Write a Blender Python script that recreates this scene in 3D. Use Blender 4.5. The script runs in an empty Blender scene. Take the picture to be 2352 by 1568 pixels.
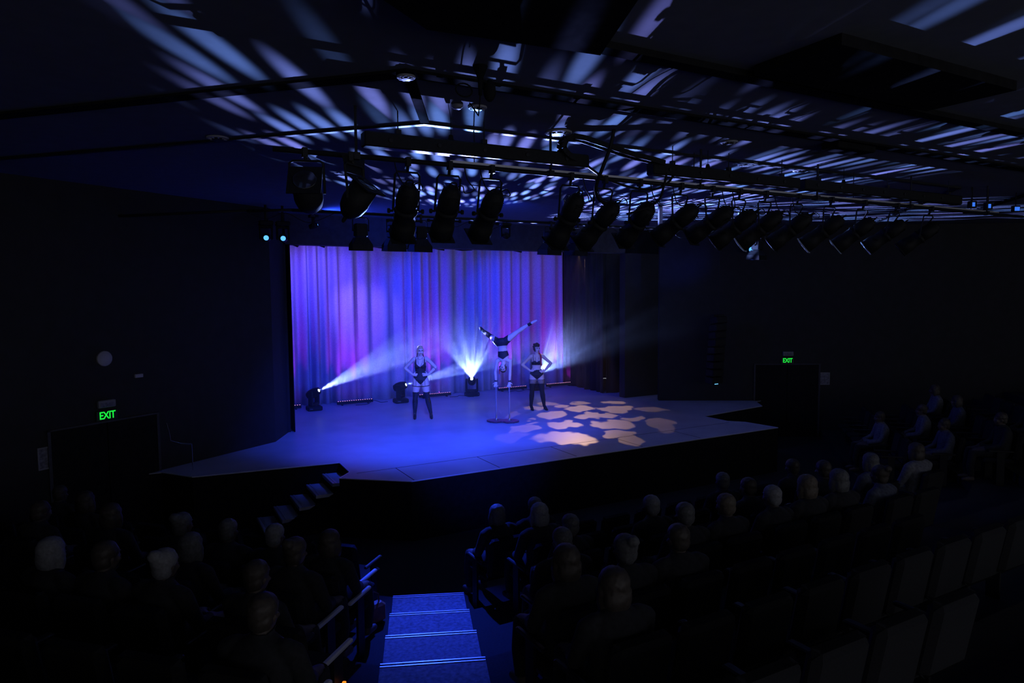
import bpy, bmesh, math, random
from mathutils import Vector, Matrix, Euler
R = math.radians
rnd = random.Random(7)
SC = bpy.context.scene
COL = SC.collection

# ------------------------------------------------------------------ camera
cam_d = bpy.data.cameras.new('camera'); cam = bpy.data.objects.new('camera', cam_d); COL.objects.link(cam)
AZ, PITCH, ROLL = R(28.9), R(4.1), R(0.45)
fw = Vector((math.sin(AZ) * math.cos(PITCH), math.cos(AZ) * math.cos(PITCH), -math.sin(PITCH)))
r0 = Vector((math.cos(AZ), -math.sin(AZ), 0)); u0 = r0.cross(fw)
cr = r0 * math.cos(ROLL) - u0 * math.sin(ROLL); cu = u0 * math.cos(ROLL) + r0 * math.sin(ROLL)
cam.matrix_world = Matrix(((cr.x, cu.x, -fw.x, 0), (cr.y, cu.y, -fw.y, 0), (cr.z, cu.z, -fw.z, 4.05), (0, 0, 0, 1)))
cam_d.sensor_width = 36; cam_d.lens = 24; cam_d.clip_start = 0.05; cam_d.clip_end = 200
SC.camera = cam

# ------------------------------------------------------------------ view, world, bounces
SC.view_settings.view_transform = 'Standard'; SC.view_settings.look = 'None'
SC.view_settings.exposure = 0.0; SC.view_settings.gamma = 1.0
SC.cycles.max_bounces = 4; SC.cycles.diffuse_bounces = 3; SC.cycles.glossy_bounces = 2
SC.cycles.volume_bounces = 0; SC.cycles.transparent_max_bounces = 6; SC.cycles.sample_clamp_indirect = 3.0
SC.cycles.volume_step_rate = 1.5; SC.cycles.use_adaptive_sampling = True; SC.cycles.adaptive_threshold = 0.03; SC.cycles.use_denoising = True
w = bpy.data.worlds.new('world'); SC.world = w; w.use_nodes = True
w.node_tree.nodes['Background'].inputs[0].default_value = (0.85, 0.87, 1.0, 1)
w.node_tree.nodes['Background'].inputs[1].default_value = 0.8

# ------------------------------------------------------------------ lights
def aim(o, tgt):
    o.rotation_euler = (Vector(tgt) - Vector(o.location)).to_track_quat('-Z', 'Y').to_euler()

def spot(name, loc, tgt, power, color, deg, blend=0.6, radius=0.04):
    d = bpy.data.lights.new(name, 'SPOT'); d.energy = power; d.color = color
    d.spot_size = R(deg); d.spot_blend = blend; d.shadow_soft_size = radius
    o = bpy.data.objects.new(name, d); COL.objects.link(o); o.location = loc; aim(o, tgt)
    return o

def dirs(nt):                       # direction inside the lamp -> (u, v, 0) on a gobo plate one unit ahead
    tc = nt.nodes.new('ShaderNodeTexCoord'); sep = nt.nodes.new('ShaderNodeSeparateXYZ')
    nt.links.new(tc.outputs['Normal'], sep.inputs[0])
    ab = nt.nodes.new('ShaderNodeMath'); ab.operation = 'ABSOLUTE'; nt.links.new(sep.outputs['Z'], ab.inputs[0])
    du = nt.nodes.new('ShaderNodeMath'); du.operation = 'DIVIDE'; nt.links.new(sep.outputs['X'], du.inputs[0]); nt.links.new(ab.outputs[0], du.inputs[1])
    dv = nt.nodes.new('ShaderNodeMath'); dv.operation = 'DIVIDE'; nt.links.new(sep.outputs['Y'], dv.inputs[0]); nt.links.new(ab.outputs[0], dv.inputs[1])
    cb = nt.nodes.new('ShaderNodeCombineXYZ'); nt.links.new(du.outputs[0], cb.inputs[0]); nt.links.new(dv.outputs[0], cb.inputs[1])
    return cb.outputs[0]

def ramp(nt, src, a, b, va, vb):
    m = nt.nodes.new('ShaderNodeMapRange'); m.interpolation_type = 'SMOOTHSTEP'
    m.inputs[1].default_value = a; m.inputs[2].default_value = b; m.inputs[3].default_value = va; m.inputs[4].default_value = vb
    nt.links.new(src, m.inputs[0]); return m.outputs[0]

def dot_gobo(o, scale, r_in, r_out, seed=0.0, fill=0.0):
    d = o.data; d.use_nodes = True; nt = d.node_tree
    em = [n for n in nt.nodes if n.type == 'EMISSION'][0]
    uv = dirs(nt)
    mp = nt.nodes.new('ShaderNodeMapping'); nt.links.new(uv, mp.inputs[0]); mp.inputs['Location'].default_value = (seed, seed * 1.7, 0); mp.inputs['Scale'].default_value = (1, .42, 1)
    vo = nt.nodes.new('ShaderNodeTexVoronoi'); vo.voronoi_dimensions = '2D'; vo.inputs['Scale'].default_value = scale
    vo.inputs['Randomness'].default_value = 0.85; nt.links.new(mp.outputs[0], vo.inputs['Vector'])
    a = ramp(nt, vo.outputs['Distance'], r_in, r_out, 1.0, fill)
    sp = nt.nodes.new('ShaderNodeSeparateColor'); nt.links.new(vo.outputs['Color'], sp.inputs[0])
    b = ramp(nt, sp.outputs[0], 0.05, 0.6, 0.12, 1.0)
    mu = nt.nodes.new('ShaderNodeMath'); mu.operation = 'MULTIPLY'; nt.links.new(a, mu.inputs[0]); nt.links.new(b, mu.inputs[1])
    cr_ = nt.nodes.new('ShaderNodeValToRGB'); nt.links.new(sp.outputs[1], cr_.inputs[0])
    e = cr_.color_ramp.elements
    e[0].position = 0.0; e[0].color = (0.52, 0.85, 1.0, 1); e[1].position = 1.0; e[1].color = (0.85, 0.72, 1.0, 1)
    nt.links.new(cr_.outputs[0], em.inputs['Color']); nt.links.new(mu.outputs[0], em.inputs['Strength'])

def blob_gobo(o, scale, lo, hi, fill, seed=(0, 0, 0)):
    d = o.data; d.use_nodes = True; nt = d.node_tree
    em = [n for n in nt.nodes if n.type == 'EMISSION'][0]
    uv = dirs(nt)
    mp = nt.nodes.new('ShaderNodeMapping'); nt.links.new(uv, mp.inputs[0]); mp.inputs['Location'].default_value = seed
    no = nt.nodes.new('ShaderNodeTexNoise'); no.inputs['Scale'].default_value = scale; no.inputs['Detail'].default_value = 0.8
    nt.links.new(mp.outputs[0], no.inputs['Vector'])
    nt.links.new(ramp(nt, no.outputs[0], lo, hi, fill, 1.0), em.inputs['Strength'])

HEAD = {'a': (4.03, 18.1, 1.46), 'b': (6.42, 18.1, 1.46), 'c': (8.65, 18.15, 1.46), 'd': (10.93, 18.2, 1.46)}
AIM = {'a': (7.8, 14.5, 3.9), 'b': (10.0, 15.0, 2.9), 'c': (5.6, 12.0, 4.6), 'd': (9.2, 11.1, 4.6)}
LENS = {k: Vector(HEAD[k]) + (Vector(AIM[k]) - Vector(HEAD[k])).normalized() * 0.2 for k in HEAD}
BLUE = (0.018, 0.06, 1.0)
BEAM = (0.36, 0.45, 1.0)
g = spot('head_beam', LENS['c'], AIM['c'], 105000, BEAM, 24.5, 0.4, 0.02); dot_gobo(g, 54, 0.10, 0.47, 3.1)
g = spot('head_beam', LENS['d'], AIM['d'], 105000, BEAM, 28, 0.5, 0.02); dot_gobo(g, 54, 0.10, 0.47, 7.7)
g = spot('head_beam', LENS['a'], AIM['a'], 80000, BEAM, 20, 0.3, 0.02); dot_gobo(g, 60, 0.22, 0.45, 1.3)
g = spot('head_beam', LENS['b'], AIM['b'], 80000, BEAM, 14, 0.3, 0.02); dot_gobo(g, 60, 0.22, 0.45, 5.2)
# blue wash on the stage floor
spot('stage_wash', (4.31, 11.0, 4.72), (5.4, 14.2, 1), 1600, BLUE, 95, 0.9, 0.12)
spot('stage_wash', (6.92, 11.0, 4.72), (7.2, 14.6, 1), 900, BLUE, 95, 0.9, 0.12)
spot('apron_wash', (4.365, 6.87, 4.56), (5.4, 12.4, 1), 1500, BLUE, 44, 0.8, 0.1)
# pale lavender front keys on the performers
spot('front_key', (2.905, 6.87, 4.60), (6.1, 15.2, 2.0), 1100, (0.30, 0.36, 1.0), 18, 0.9, 0.06)
spot('front_key', (5.90, 6.93, 4.67), (8.4, 14.8, 2.0), 1000, (0.30, 0.36, 1.0), 18, 0.9, 0.06)
# amber breakup gobo: holes of the plate, each given by where its patch lands on the stage floor
PATCH = [          # centre x, y; half extent along its length x, y; half extent along its breadth x, y; strength
    (7.76, 11.72, 0.56, -0.34, -0.43, -0.65, 1.00),
    (9.08, 11.59, 0.29, -0.18, -0.24, -0.31, 0.75),
    (8.73, 10.94, 0.21, -0.13, -0.32, -0.41, 0.70),
    (8.58, 13.06, 0.33, -0.20, -0.26, -0.39, 1.00),
    (9.54, 12.54, 0.42, -0.26, -0.32, -0.42, 0.90),
    (9.02, 14.37, 0.30, -0.18, -0.29, -0.47, 1.00),
    (9.72, 13.73, 0.26, -0.16, -0.28, -0.39, 0.85),
    (10.16, 13.43, 0.26, -0.16, -0.20, -0.26, 0.80),
    (10.36, 12.80, 0.25, -0.15, -0.18, -0.22, 0.70),
    (10.18, 14.69, 0.35, -0.22, -0.29, -0.42, 1.00),
    (10.92, 14.15, 0.37, -0.23, -0.39, -0.51, 0.75),
    (9.87, 15.24, 0.15, -0.09, -0.15, -0.24, 0.80),
    (11.47, 15.02, 0.29, -0.18, -0.14, -0.18, 0.60),
    (7.63, 13.27, 0.24, -0.14, -0.23, -0.39, 0.75),
    (6.97, 12.65, 0.29, -0.18, -0.27, -0.49, 0.35),
    (10.46, 11.88, 0.25, -0.15, -0.71, -0.81, 0.45),
    (11.61, 13.57, 0.29, -0.18, -0.24, -0.28, 0.30),
    (8.13, 13.80, 0.13, -0.08, -0.15, -0.26, 0.70),
    (10.64, 15.40, 0.21, -0.13, -0.19, -0.27, 0.60),
    (9.07, 15.33, 0.23, -0.14, -0.17, -0.29, 0.70),
    (9.79, 15.79, 0.28, -0.17, -0.16, -0.25, 0.50),
    (8.18, 14.75, 0.16, -0.10, -0.24, -0.42, 0.30)
]
g = spot('breakup_light', (12.3, 17.9, 5.2), (9.6, 13.6, 1.0), 1150, (1.0, 0.58, 0.33), 64, 0.2, 0.012)
def plate_gobo(o, patches, fill=0.02):
    d = o.data; d.use_nodes = True; nt = d.node_tree
    em = [n for n in nt.nodes if n.type == 'EMISSION'][0]
    uv = dirs(nt)
    no = nt.nodes.new('ShaderNodeTexNoise'); no.inputs['Scale'].default_value = 13; no.inputs['Detail'].default_value = 2.0; nt.links.new(uv, no.inputs['Vector'])
    def vm(op, a, bvec):
        n = nt.nodes.new('ShaderNodeVectorMath'); n.operation = op; nt.links.new(a, n.inputs[0])
        if isinstance(bvec, tuple): n.inputs[1].default_value = bvec
        else: nt.links.new(bvec, n.inputs[1])
        return n
    ds = vm('SUBTRACT', no.outputs['Color'], (.5, .5, .5)); ds = vm('MULTIPLY', ds.outputs[0], (.125, .125, 0)); uvd = vm('ADD', uv, ds.outputs[0]).outputs[0]
    q = o.rotation_euler.to_matrix().transposed(); loc = Vector(o.location)
    def plate(x, y): p = q @ (Vector((x, y, 1.0)) - loc); return Vector((p.x / -p.z, p.y / -p.z))
    acc = None
    for cx_, cy_, ax, ay, bx, by, amt in patches:
        c = plate(cx_, cy_); A = plate(cx_ + ax, cy_ + ay) - c; B = plate(cx_ + bx, cy_ + by) - c
        det = A.x * B.y - A.y * B.x
        dd = vm('SUBTRACT', uvd, (c.x, c.y, 0)).outputs[0]
        p1 = vm('DOT_PRODUCT', dd, (B.y / det, -B.x / det, 0)); p2 = vm('DOT_PRODUCT', dd, (-A.y / det, A.x / det, 0))
        cb = nt.nodes.new('ShaderNodeCombineXYZ'); nt.links.new(p1.outputs['Value'], cb.inputs[0]); nt.links.new(p2.outputs['Value'], cb.inputs[1])
        ln = nt.nodes.new('ShaderNodeVectorMath'); ln.operation = 'LENGTH'; nt.links.new(cb.outputs[0], ln.inputs[0])
        r_ = ramp(nt, ln.outputs['Value'], .88, 1.12, amt, 0.0)
        if acc is None: acc = r_
        else:
            m = nt.nodes.new('ShaderNodeMath'); m.operation = 'MAXIMUM'; nt.links.new(acc, m.inputs[0]); nt.links.new(r_, m.inputs[1]); acc = m.outputs[0]
    m = nt.nodes.new('ShaderNodeMath'); m.operation = 'ADD'; nt.links.new(acc, m.inputs[0]); m.inputs[1].default_value = fill
    nt.links.new(m.outputs[0], em.inputs['Strength'])
plate_gobo(g, PATCH)
# purple top wash on the curtain
for x, p in ((3.9, 280), (5.3, 45), (7.0, 14), (8.4, 10), (9.9, 18), (11.2, 30)):
    spot('curtain_wash', (x, 17.2, 5.2), (x + 0.5, 19.0, 4.4), p * .8, (0.25, 0.12, 1.0), 85, 0.95, 0.08)
spot('curtain_beam', (3.8, 17.0, 5.15), (5.9, 19.0, 3.2), 420, (0.36, 0.20, 1.0), 42, 0.9, 0.06)
for x, tx, p in ((3.4, 5.4, 400), (6.0, 8.4, 330), (8.8, 11.4, 280)):
    spot('curtain_blue', (x, 17.0, 5.1), (tx, 19.0, 2.8), p, (0.006, 0.03, 1.0), 110, 0.95, 0.06)
# blue fill on the ceiling, from two small moving heads added for it
spot('ceiling_glow', (3.46, 14.56, 5.52), (5.6, 13.6, 5.7), 300, BLUE, 150, 1.0, 0.04)
spot('ceiling_glow', (5.98, 11.12, 5.10), (6.6, 14.6, 6.0), 160, BLUE, 110, 1.0, 0.04)
# added blue light on the right end of the fascia, from an invented lantern
spot('fascia_light', (12.5, 11.08, 4.76), (13.3, 15.5, 5.45), 260, BLUE, 46, 0.9, 0.05)
# blue pool on the aisle steps
spot('aisle_light', (4.1, 10.8, 4.7), (2.80, 6.8, 0.3), 3300, BLUE, 33, 1.0, 0.05)

# ------------------------------------------------------------------ materials
def mat(name, col, rough=0.7, metal=0.0, emit=None, es=0.0, noise=None, spec=0.3):
    m = bpy.data.materials.new(name); m.use_nodes = True; nt = m.node_tree; b = nt.nodes['Principled BSDF']
    b.inputs['Base Color'].default_value = (*col, 1); b.inputs['Roughness'].default_value = rough; b.inputs['Metallic'].default_value = metal
    b.inputs['Specular IOR Level'].default_value = spec
    if emit: b.inputs['Emission Color'].default_value = (*emit, 1); b.inputs['Emission Strength'].default_value = es
    if noise:
        sc_, amt = noise
        tc = nt.nodes.new('ShaderNodeTexCoord'); n = nt.nodes.new('ShaderNodeTexNoise'); n.inputs['Scale'].default_value = sc_; n.inputs['Detail'].default_value = 5
        nt.links.new(tc.outputs['Object'], n.inputs['Vector'])
        r_ = nt.nodes.new('ShaderNodeValToRGB'); nt.links.new(n.outputs[0], r_.inputs[0])
        e = r_.color_ramp.elements
        e[0].position = 0.3; e[0].color = (*[c * (1 - amt) for c in col], 1); e[1].position = 0.7; e[1].color = (*[min(1, c * (1 + amt)) for c in col], 1)
        nt.links.new(r_.outputs[0], b.inputs['Base Color'])
    return m
M = {}
M['ceil'] = mat('ceiling_paint', (0.12, 0.125, 0.145), 1.0, noise=(6, .06), spec=0.0)
M['black'] = mat('black_paint', (0.012, 0.012, 0.013), 0.9, noise=(12, .2), spec=0.0)
M['steel'] = mat('dark_steel', (0.014, 0.014, 0.016), 0.55, 0.0, noise=(20, .2), spec=0.15)
M['wall'] = mat('dark_wall_paint', (0.016, 0.016, 0.018), 0.85, noise=(5, .15))
M['header'] = mat('charcoal_fascia', (0.04, 0.04, 0.048), 0.85, noise=(9, .2))
M['pillar'] = mat('grey_pillar_paint', (0.24, 0.24, 0.28), 0.8, noise=(6, .1))
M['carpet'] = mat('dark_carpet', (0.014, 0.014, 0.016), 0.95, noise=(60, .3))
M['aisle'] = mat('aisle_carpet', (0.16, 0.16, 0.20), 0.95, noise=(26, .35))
M['alu'] = mat('ribbed_aluminium', (0.5, 0.5, 0.54), 0.4, 0.6)
M['groove'] = mat('black_rubber', (0.006, 0.006, 0.006), 0.8)
M['stage'] = mat('stage_vinyl', (0.34, 0.34, 0.37), 0.42, noise=(1.6, .10), spec=0.35)
M['edge'] = mat('stage_edge_trim', (0.55, 0.55, 0.6), 0.35, 0.4)
M['curtain'] = mat('velour', (0.31, 0.33, 0.47), 0.95, noise=(30, .12))
M['drape'] = mat('black_wool', (0.012, 0.012, 0.014), 0.95, noise=(20, .2))
M['fix'] = mat('fixture_black', (0.011, 0.011, 0.012), 0.6, noise=(30, .2), spec=0.12)
M['lens'] = mat('dark_glass', (0.02, 0.02, 0.03), 0.1, spec=0.6)
M['glow'] = mat('lit_lens', (1, 1, 1), 0.3, emit=(0.75, 0.92, 1.0), es=14)
M['bluelens'] = mat('lit_blue_lens', (0.2, 0.4, 1), 0.3, emit=(0.12, 0.42, 1.0), es=3.0)
M['cyanlens'] = mat('lit_cyan_lens', (0.3, 0.7, 1), 0.3, emit=(0.10, 0.45, 1.0), es=1.4)
M['screen'] = mat('lit_blue_screen', (0.1, 0.3, 1), 0.3, emit=(0.03, 0.16, 0.8), es=1.0)
M['led'] = mat('lit_pink_led', (1, .5, .8), 0.3, emit=(1.0, 0.36, 0.62), es=3.0)
M['gel'] = mat('pale_gel_frame', (0.35, 0.42, 0.5), 0.4)
M['exit'] = mat('lit_exit_letters', (0, .6, .1), 0.4, emit=(0.012, 0.85, 0.05), es=1.0)
M['exitbox'] = mat('exit_box', (0.02, 0.035, 0.022), 0.5, emit=(0.0, 0.10, 0.01), es=0.0)
M['plastic'] = mat('white_plastic', (0.16, 0.16, 0.18), 0.5)
M['paper'] = mat('printed_poster', (0.11, 0.11, 0.14), 0.6, noise=(24, .5))
M['seat'] = mat('seat_fabric', (0.008, 0.008, 0.010), 0.95, noise=(80, .3))
M['arm'] = mat('laminate_armrest', (0.5, 0.5, 0.52), 0.4)  # pale copy for aisle ends, the light on them put into the colour
M['armdark'] = mat('dark_armrest', (0.012, 0.011, 0.012), 0.5)  # the same armrests in shadow, shade put into the colour
M['skin'] = mat('skin', (0.62, 0.46, 0.40), 0.55, noise=(18, .05))
M['lips'] = mat('lipstick', (0.30, 0.05, 0.06), 0.4)
M['eye'] = mat('eye_makeup', (0.02, 0.015, 0.02), 0.5)
M['suit'] = mat('black_lace', (0.018, 0.017, 0.022), 0.7, noise=(90, .5))
M['patent'] = mat('patent_leather', (0.012, 0.012, 0.016), 0.12, spec=0.8)
_nt = M['patent'].node_tree; _n = _nt.nodes.new('ShaderNodeTexNoise'); _n.inputs['Scale'].default_value = 9; _b = _nt.nodes.new('ShaderNodeBump'); _b.inputs['Strength'].default_value = .6; _b.inputs['Distance'].default_value = .03
_nt.links.new(_n.outputs[0], _b.inputs['Height']); _nt.links.new(_b.outputs[0], _nt.nodes['Principled BSDF'].inputs['Normal'])
M['suede'] = mat('black_suede', (0.016, 0.015, 0.018), 0.85)
M['blond'] = mat('blonde_hair', (0.55, 0.38, 0.22), 0.5, noise=(60, .3))
M['brown'] = mat('dark_brown_hair', (0.06, 0.035, 0.025), 0.5, noise=(60, .3))
M['red'] = mat('red_braid', (0.42, 0.04, 0.04), 0.5, noise=(60, .3))
M['chrome'] = mat('polished_steel', (0.75, 0.75, 0.78), 0.2, 1.0)
M['base'] = mat('lacquered_wood_base', (0.20, 0.06, 0.08), 0.3, noise=(9, .3), spec=0.5)
M['block'] = mat('pale_wood_block', (0.5, 0.45, 0.42), 0.5, noise=(20, .15))
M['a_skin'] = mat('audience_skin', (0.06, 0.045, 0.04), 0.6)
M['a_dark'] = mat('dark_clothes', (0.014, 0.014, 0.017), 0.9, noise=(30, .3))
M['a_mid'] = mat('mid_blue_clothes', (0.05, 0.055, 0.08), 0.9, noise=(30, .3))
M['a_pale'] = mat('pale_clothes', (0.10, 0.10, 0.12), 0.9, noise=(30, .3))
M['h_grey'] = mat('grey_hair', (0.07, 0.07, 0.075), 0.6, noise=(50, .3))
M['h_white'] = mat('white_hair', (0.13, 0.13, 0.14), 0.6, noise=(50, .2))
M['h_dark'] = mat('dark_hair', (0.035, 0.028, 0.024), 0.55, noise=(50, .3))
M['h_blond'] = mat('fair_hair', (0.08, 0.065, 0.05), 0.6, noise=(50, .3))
M['bag'] = mat('brown_leather', (0.16, 0.06, 0.035), 0.5, noise=(14, .4))
M['marker'] = mat('lit_orange_marker', (1, .3, .02), 0.5, emit=(1.0, 0.28, 0.02), es=1.2)

# ------------------------------------------------------------------ mesh helpers
class MB:
    def __init__(s): s.v = []; s.f = []; s.mi = []; s.cur = 0; s.sm = []; s.smooth = False
    def add(s, vs, fs):
        b = len(s.v); s.v += [tuple(v) for v in vs]
        for f in fs: s.f.append([b + i for i in f]); s.mi.append(s.cur); s.sm.append(s.smooth)
        return s
    def box(s, lo, hi, mw=None):
        (a, b, c), (d, e, f) = lo, hi
        vs = [Vector(p) for p in ((a, b, c), (d, b, c), (d, e, c), (a, e, c), (a, b, f), (d, b, f), (d, e, f), (a, e, f))]
        if mw is not None: vs = [mw @ v for v in vs]
        return s.add(vs, [(0, 3, 2, 1), (4, 5, 6, 7), (0, 1, 5, 4), (1, 2, 6, 5), (2, 3, 7, 6), (3, 0, 4, 7)])
    def bbox(s, lo, hi, bev=0.01, mw=None):       # box with chamfered vertical edges and top
        (a, b, c), (d, e, f) = lo, hi; q = bev
        def ring(i, z): return [(a + i + q, b + i, z), (d - i - q, b + i, z), (d - i, b + i + q, z), (d - i, e - i - q, z), (d - i - q, e - i, z), (a + i + q, e - i, z), (a + i, e - i - q, z), (a + i, b + i + q, z)]
        rings = [ring(q, c), ring(0, c + q), ring(0, f - q), ring(q, f)]
        return s.rings([[Vector(p) if mw is None else mw @ Vector(p) for p in r] for r in rings])
    def rings(s, rs, closed=True, caps=True):
        n = len(rs[0]); vs = [p for r in rs for p in r]; fs = []
        for i in range(len(rs) - 1):
            for j in range(n if closed else n - 1):
                k = (j + 1) % n
                fs.append((i * n + j, i * n + k, (i + 1) * n + k, (i + 1) * n + j))
        if caps and closed: fs.append(tuple(reversed(range(n)))); fs.append(tuple((len(rs) - 1) * n + j for j in range(n)))
        return s.add(vs, fs)
    def tube(s, pts, rad, seg=8, round_=False):
        pts = [Vector(p) for p in pts]
        if not isinstance(rad, (list, tuple)): rad = [rad] * len(pts)
        rad = list(rad)
        if round_:
            d0 = (pts[0] - pts[1]).normalized(); d1 = (pts[-1] - pts[-2]).normalized()
            a = [pts[0] + d0 * rad[0] * .98, pts[0] + d0 * rad[0] * .7]; b = [pts[-1] + d1 * rad[-1] * .7, pts[-1] + d1 * rad[-1] * .98]
            pts = a + pts + b; rad = [rad[0] * .2, rad[0] * .72] + rad + [rad[-1] * .72, rad[-1] * .2]
        rs = []; up = None
        for i, p in enumerate(pts):
            t = (pts[min(i + 1, len(pts) - 1)] - pts[max(i - 1, 0)]).normalized()
            if up is None: up = Vector((0, 0, 1)) if abs(t.z) < .9 else Vector((1, 0, 0))
            x = t.cross(up).normalized(); y = x.cross(t).normalized(); up = y
            rs.append([p + (x * math.cos(2 * math.pi * k / seg) + y * math.sin(2 * math.pi * k / seg)) * rad[i] for k in range(seg)])
        return s.rings(rs)
    def cyl(s, a, b, r, seg=12, r2=None): return s.tube([a, b], [r, r if r2 is None else r2], seg)
    def lathe(s, prof, o, axis, seg=16):           # prof: (distance along axis, radius)
        o = Vector(o); ax = Vector(axis).normalized()
        x = ax.cross(Vector((0, 0, 1)) if abs(ax.z) < .95 else Vector((1, 0, 0))).normalized(); y = ax.cross(x)
        return s.rings([[o + ax * t + (x * math.cos(2 * math.pi * k / seg) + y * math.sin(2 * math.pi * k / seg)) * max(r, 1e-4) for k in range(seg)] for t, r in prof])
    def prism(s, poly, z0, z1):
        n = len(poly); vs = [(x, y, z0) for x, y in poly] + [(x, y, z1) for x, y in poly]
        fs = [tuple(reversed(range(n))), tuple(range(n, 2 * n))] + [(i, (i + 1) % n, n + (i + 1) % n, n + i) for i in range(n)]
        return s.add(vs, fs)
    def ell(s, c, r, seg=16, rot=None):
        c = Vector(c); rs = []
        for i in range(1, 11):
            a = math.pi * i / 11
            ring = []
            for k in range(seg):
                p = Vector((r[0] * math.sin(a) * math.cos(2 * math.pi * k / seg), r[1] * math.sin(a) * math.sin(2 * math.pi * k / seg), -r[2] * math.cos(a)))
                ring.append(c + (rot @ p if rot is not None else p))
            rs.append(ring)
        return s.rings(rs)
    def mesh(s, name):
        me = bpy.data.meshes.new(name); me.from_pydata(s.v, [], s.f)
        me.update()
        bm = bmesh.new(); bm.from_mesh(me); bmesh.ops.recalc_face_normals(bm, faces=bm.faces); bm.to_mesh(me); bm.free()
        for p, mi, sm in zip(me.polygons, s.mi, s.sm): p.material_index = mi; p.use_smooth = sm
        return me
    def build(s, name, m, parent=None, smooth=None):
        me = s.mesh(name)
        for x in (m if isinstance(m, (list, tuple)) else [m]): me.materials.append(x)
        if smooth is not None:
            for p in me.polygons: p.use_smooth = smooth
        o = bpy.data.objects.new(name, me); COL.objects.link(o)
        if parent is not None: o.parent = parent
        return o

def tag(o, label, cat, group=None, kind=None):
    if label: o['label'] = label
    if cat: o['category'] = cat
    if group: o['group'] = group
    if kind: o['kind'] = kind
    return o
def thing(name, label, cat, loc=(0, 0, 0), rz=0.0, group=None):
    o = bpy.data.objects.new(name, None); COL.objects.link(o); o.location = loc; o.rotation_euler = (0, 0, rz); o.empty_display_size = .1
    return tag(o, label, cat, group)
def struct(name, mb, m, label=None):
    o = mb.build(name, m); o['kind'] = 'structure'
    if label: o['label'] = label
    return o
def kids(o): return [c for c in bpy.data.objects if c.parent == o]
def clone(o, parent=None, ch=None):
    c = o.copy(); COL.objects.link(c); c.parent = parent
    for k in list(o.children): clone(k, c)
    return c
def dup(root, loc, rz, label, group=None, rot=None):
    c = clone(root); c.location = loc; c.rotation_euler = rot if rot is not None else (0, 0, rz); c['label'] = label
    if group: c['group'] = group
    return c
def remeshed(mb, name, m, voxel, parent=None, smooth=4):
    o = mb.build(name, m)
    r = o.modifiers.new('r', 'REMESH'); r.mode = 'VOXEL'; r.voxel_size = voxel; r.use_smooth_shade = True
    if smooth: s_ = o.modifiers.new('s', 'SMOOTH'); s_.iterations = smooth; s_.factor = .5
    dg = bpy.context.evaluated_depsgraph_get(); dg.update()
    me = bpy.data.meshes.new_from_object(o.evaluated_get(dg)); o.modifiers.clear(); o.data = me; me.name = name
    if not me.materials: me.materials.append(m)
    for p in me.polygons: p.use_smooth = True
    if parent is not None: o.parent = parent
    return o
def paint(o, mats, fn):                            # pick a material per face from where the face sits on the body
    me = o.data; me.materials.clear()
    for m in mats: me.materials.append(m)
    for p in me.polygons: p.material_index = fn(p.center)

# ------------------------------------------------------------------ the room
CX = 7.6                                           # the hall mirrors about x = CX
mir = lambda x: 2 * CX - x
mb = MB(); mb.box((-14, -8, -0.3), (30, 20, 0)); struct('floor', mb, M['carpet'], 'dark carpeted hall floor in front of the stage')
mb = MB(); mb.box((-14, -8, 5.8), (30, 15.5, 6.0)); mb.box((0, 15.5, 6.6), (16, 19.6, 6.75)); struct('ceiling', mb, M['ceil'], 'flat hall ceiling crossed by beam patterns')
mb = MB()
def wall(mb, a, b, z0, z1, t=0.2):
    a = Vector((*a, 0)); b = Vector((*b, 0)); d = (b - a).normalized(); n = Vector((-d.y, d.x, 0)) * t
    mb.prism([(a.x, a.y), (b.x, b.y), (b.x + n.x, b.y + n.y), (a.x + n.x, a.y + n.y)], z0, z1)
wl = [(2.93, 15.6), (2.45, 14.62), (-9.5, 7.15), (-9.5, -8)]
for a, b in zip(wl[:-1], wl[1:]): wall(mb, b, a, 0, 5.8)
struct('wall_left', mb, M['wall'], 'dark side wall with the near exit')
mb = MB()
wr = [(mir(x), y) for x, y in wl]
for a, b in zip(wr[1:-1], wr[2:]): wall(mb, a, b, 0, 5.8)
struct('wall_right', mb, M['wall'], 'dark side wall with the far exit')
mb = MB(); wall(mb, (mir(2.95), 15.5), (15.4, 15.5), 0, 5.8, 0.25)
mb.box((-0.5, 15.5, 1.0), (2.93, 15.75, 6.6))
struct('wall_front', mb, M['wall'], 'dark proscenium wall beside the stage opening')
mb = MB(); mb.box((1.0, 15.5, 5.14), (16.0, 15.85, 5.8)); struct('trim_1', mb, M['header'], 'charcoal fascia above the stage opening')
mb = MB(); mb.box((3.0, 15.46, 1), (3.02, 15.9, 5.14)); struct('trim_2', mb, M['black'], 'black edge of the stage opening')
mb = MB(); mb.box((1.5, 19.45, 1), (14.5, 19.6, 6.75)); mb.box((1.3, 15.7, 1), (1.5, 19.6, 6.75)); mb.box((14.5, 15.7, 1), (14.7, 19.6, 6.75)); struct('wall_back', mb, M['wall'], 'black rear stage wall behind the curtain')
mb = MB(); mb.box((15.1, 13.62, 0), (15.55, 13.95, 5.2)); struct('trim_3', mb, M['pillar'], 'grey pillar on the wall past the stage')

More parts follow.
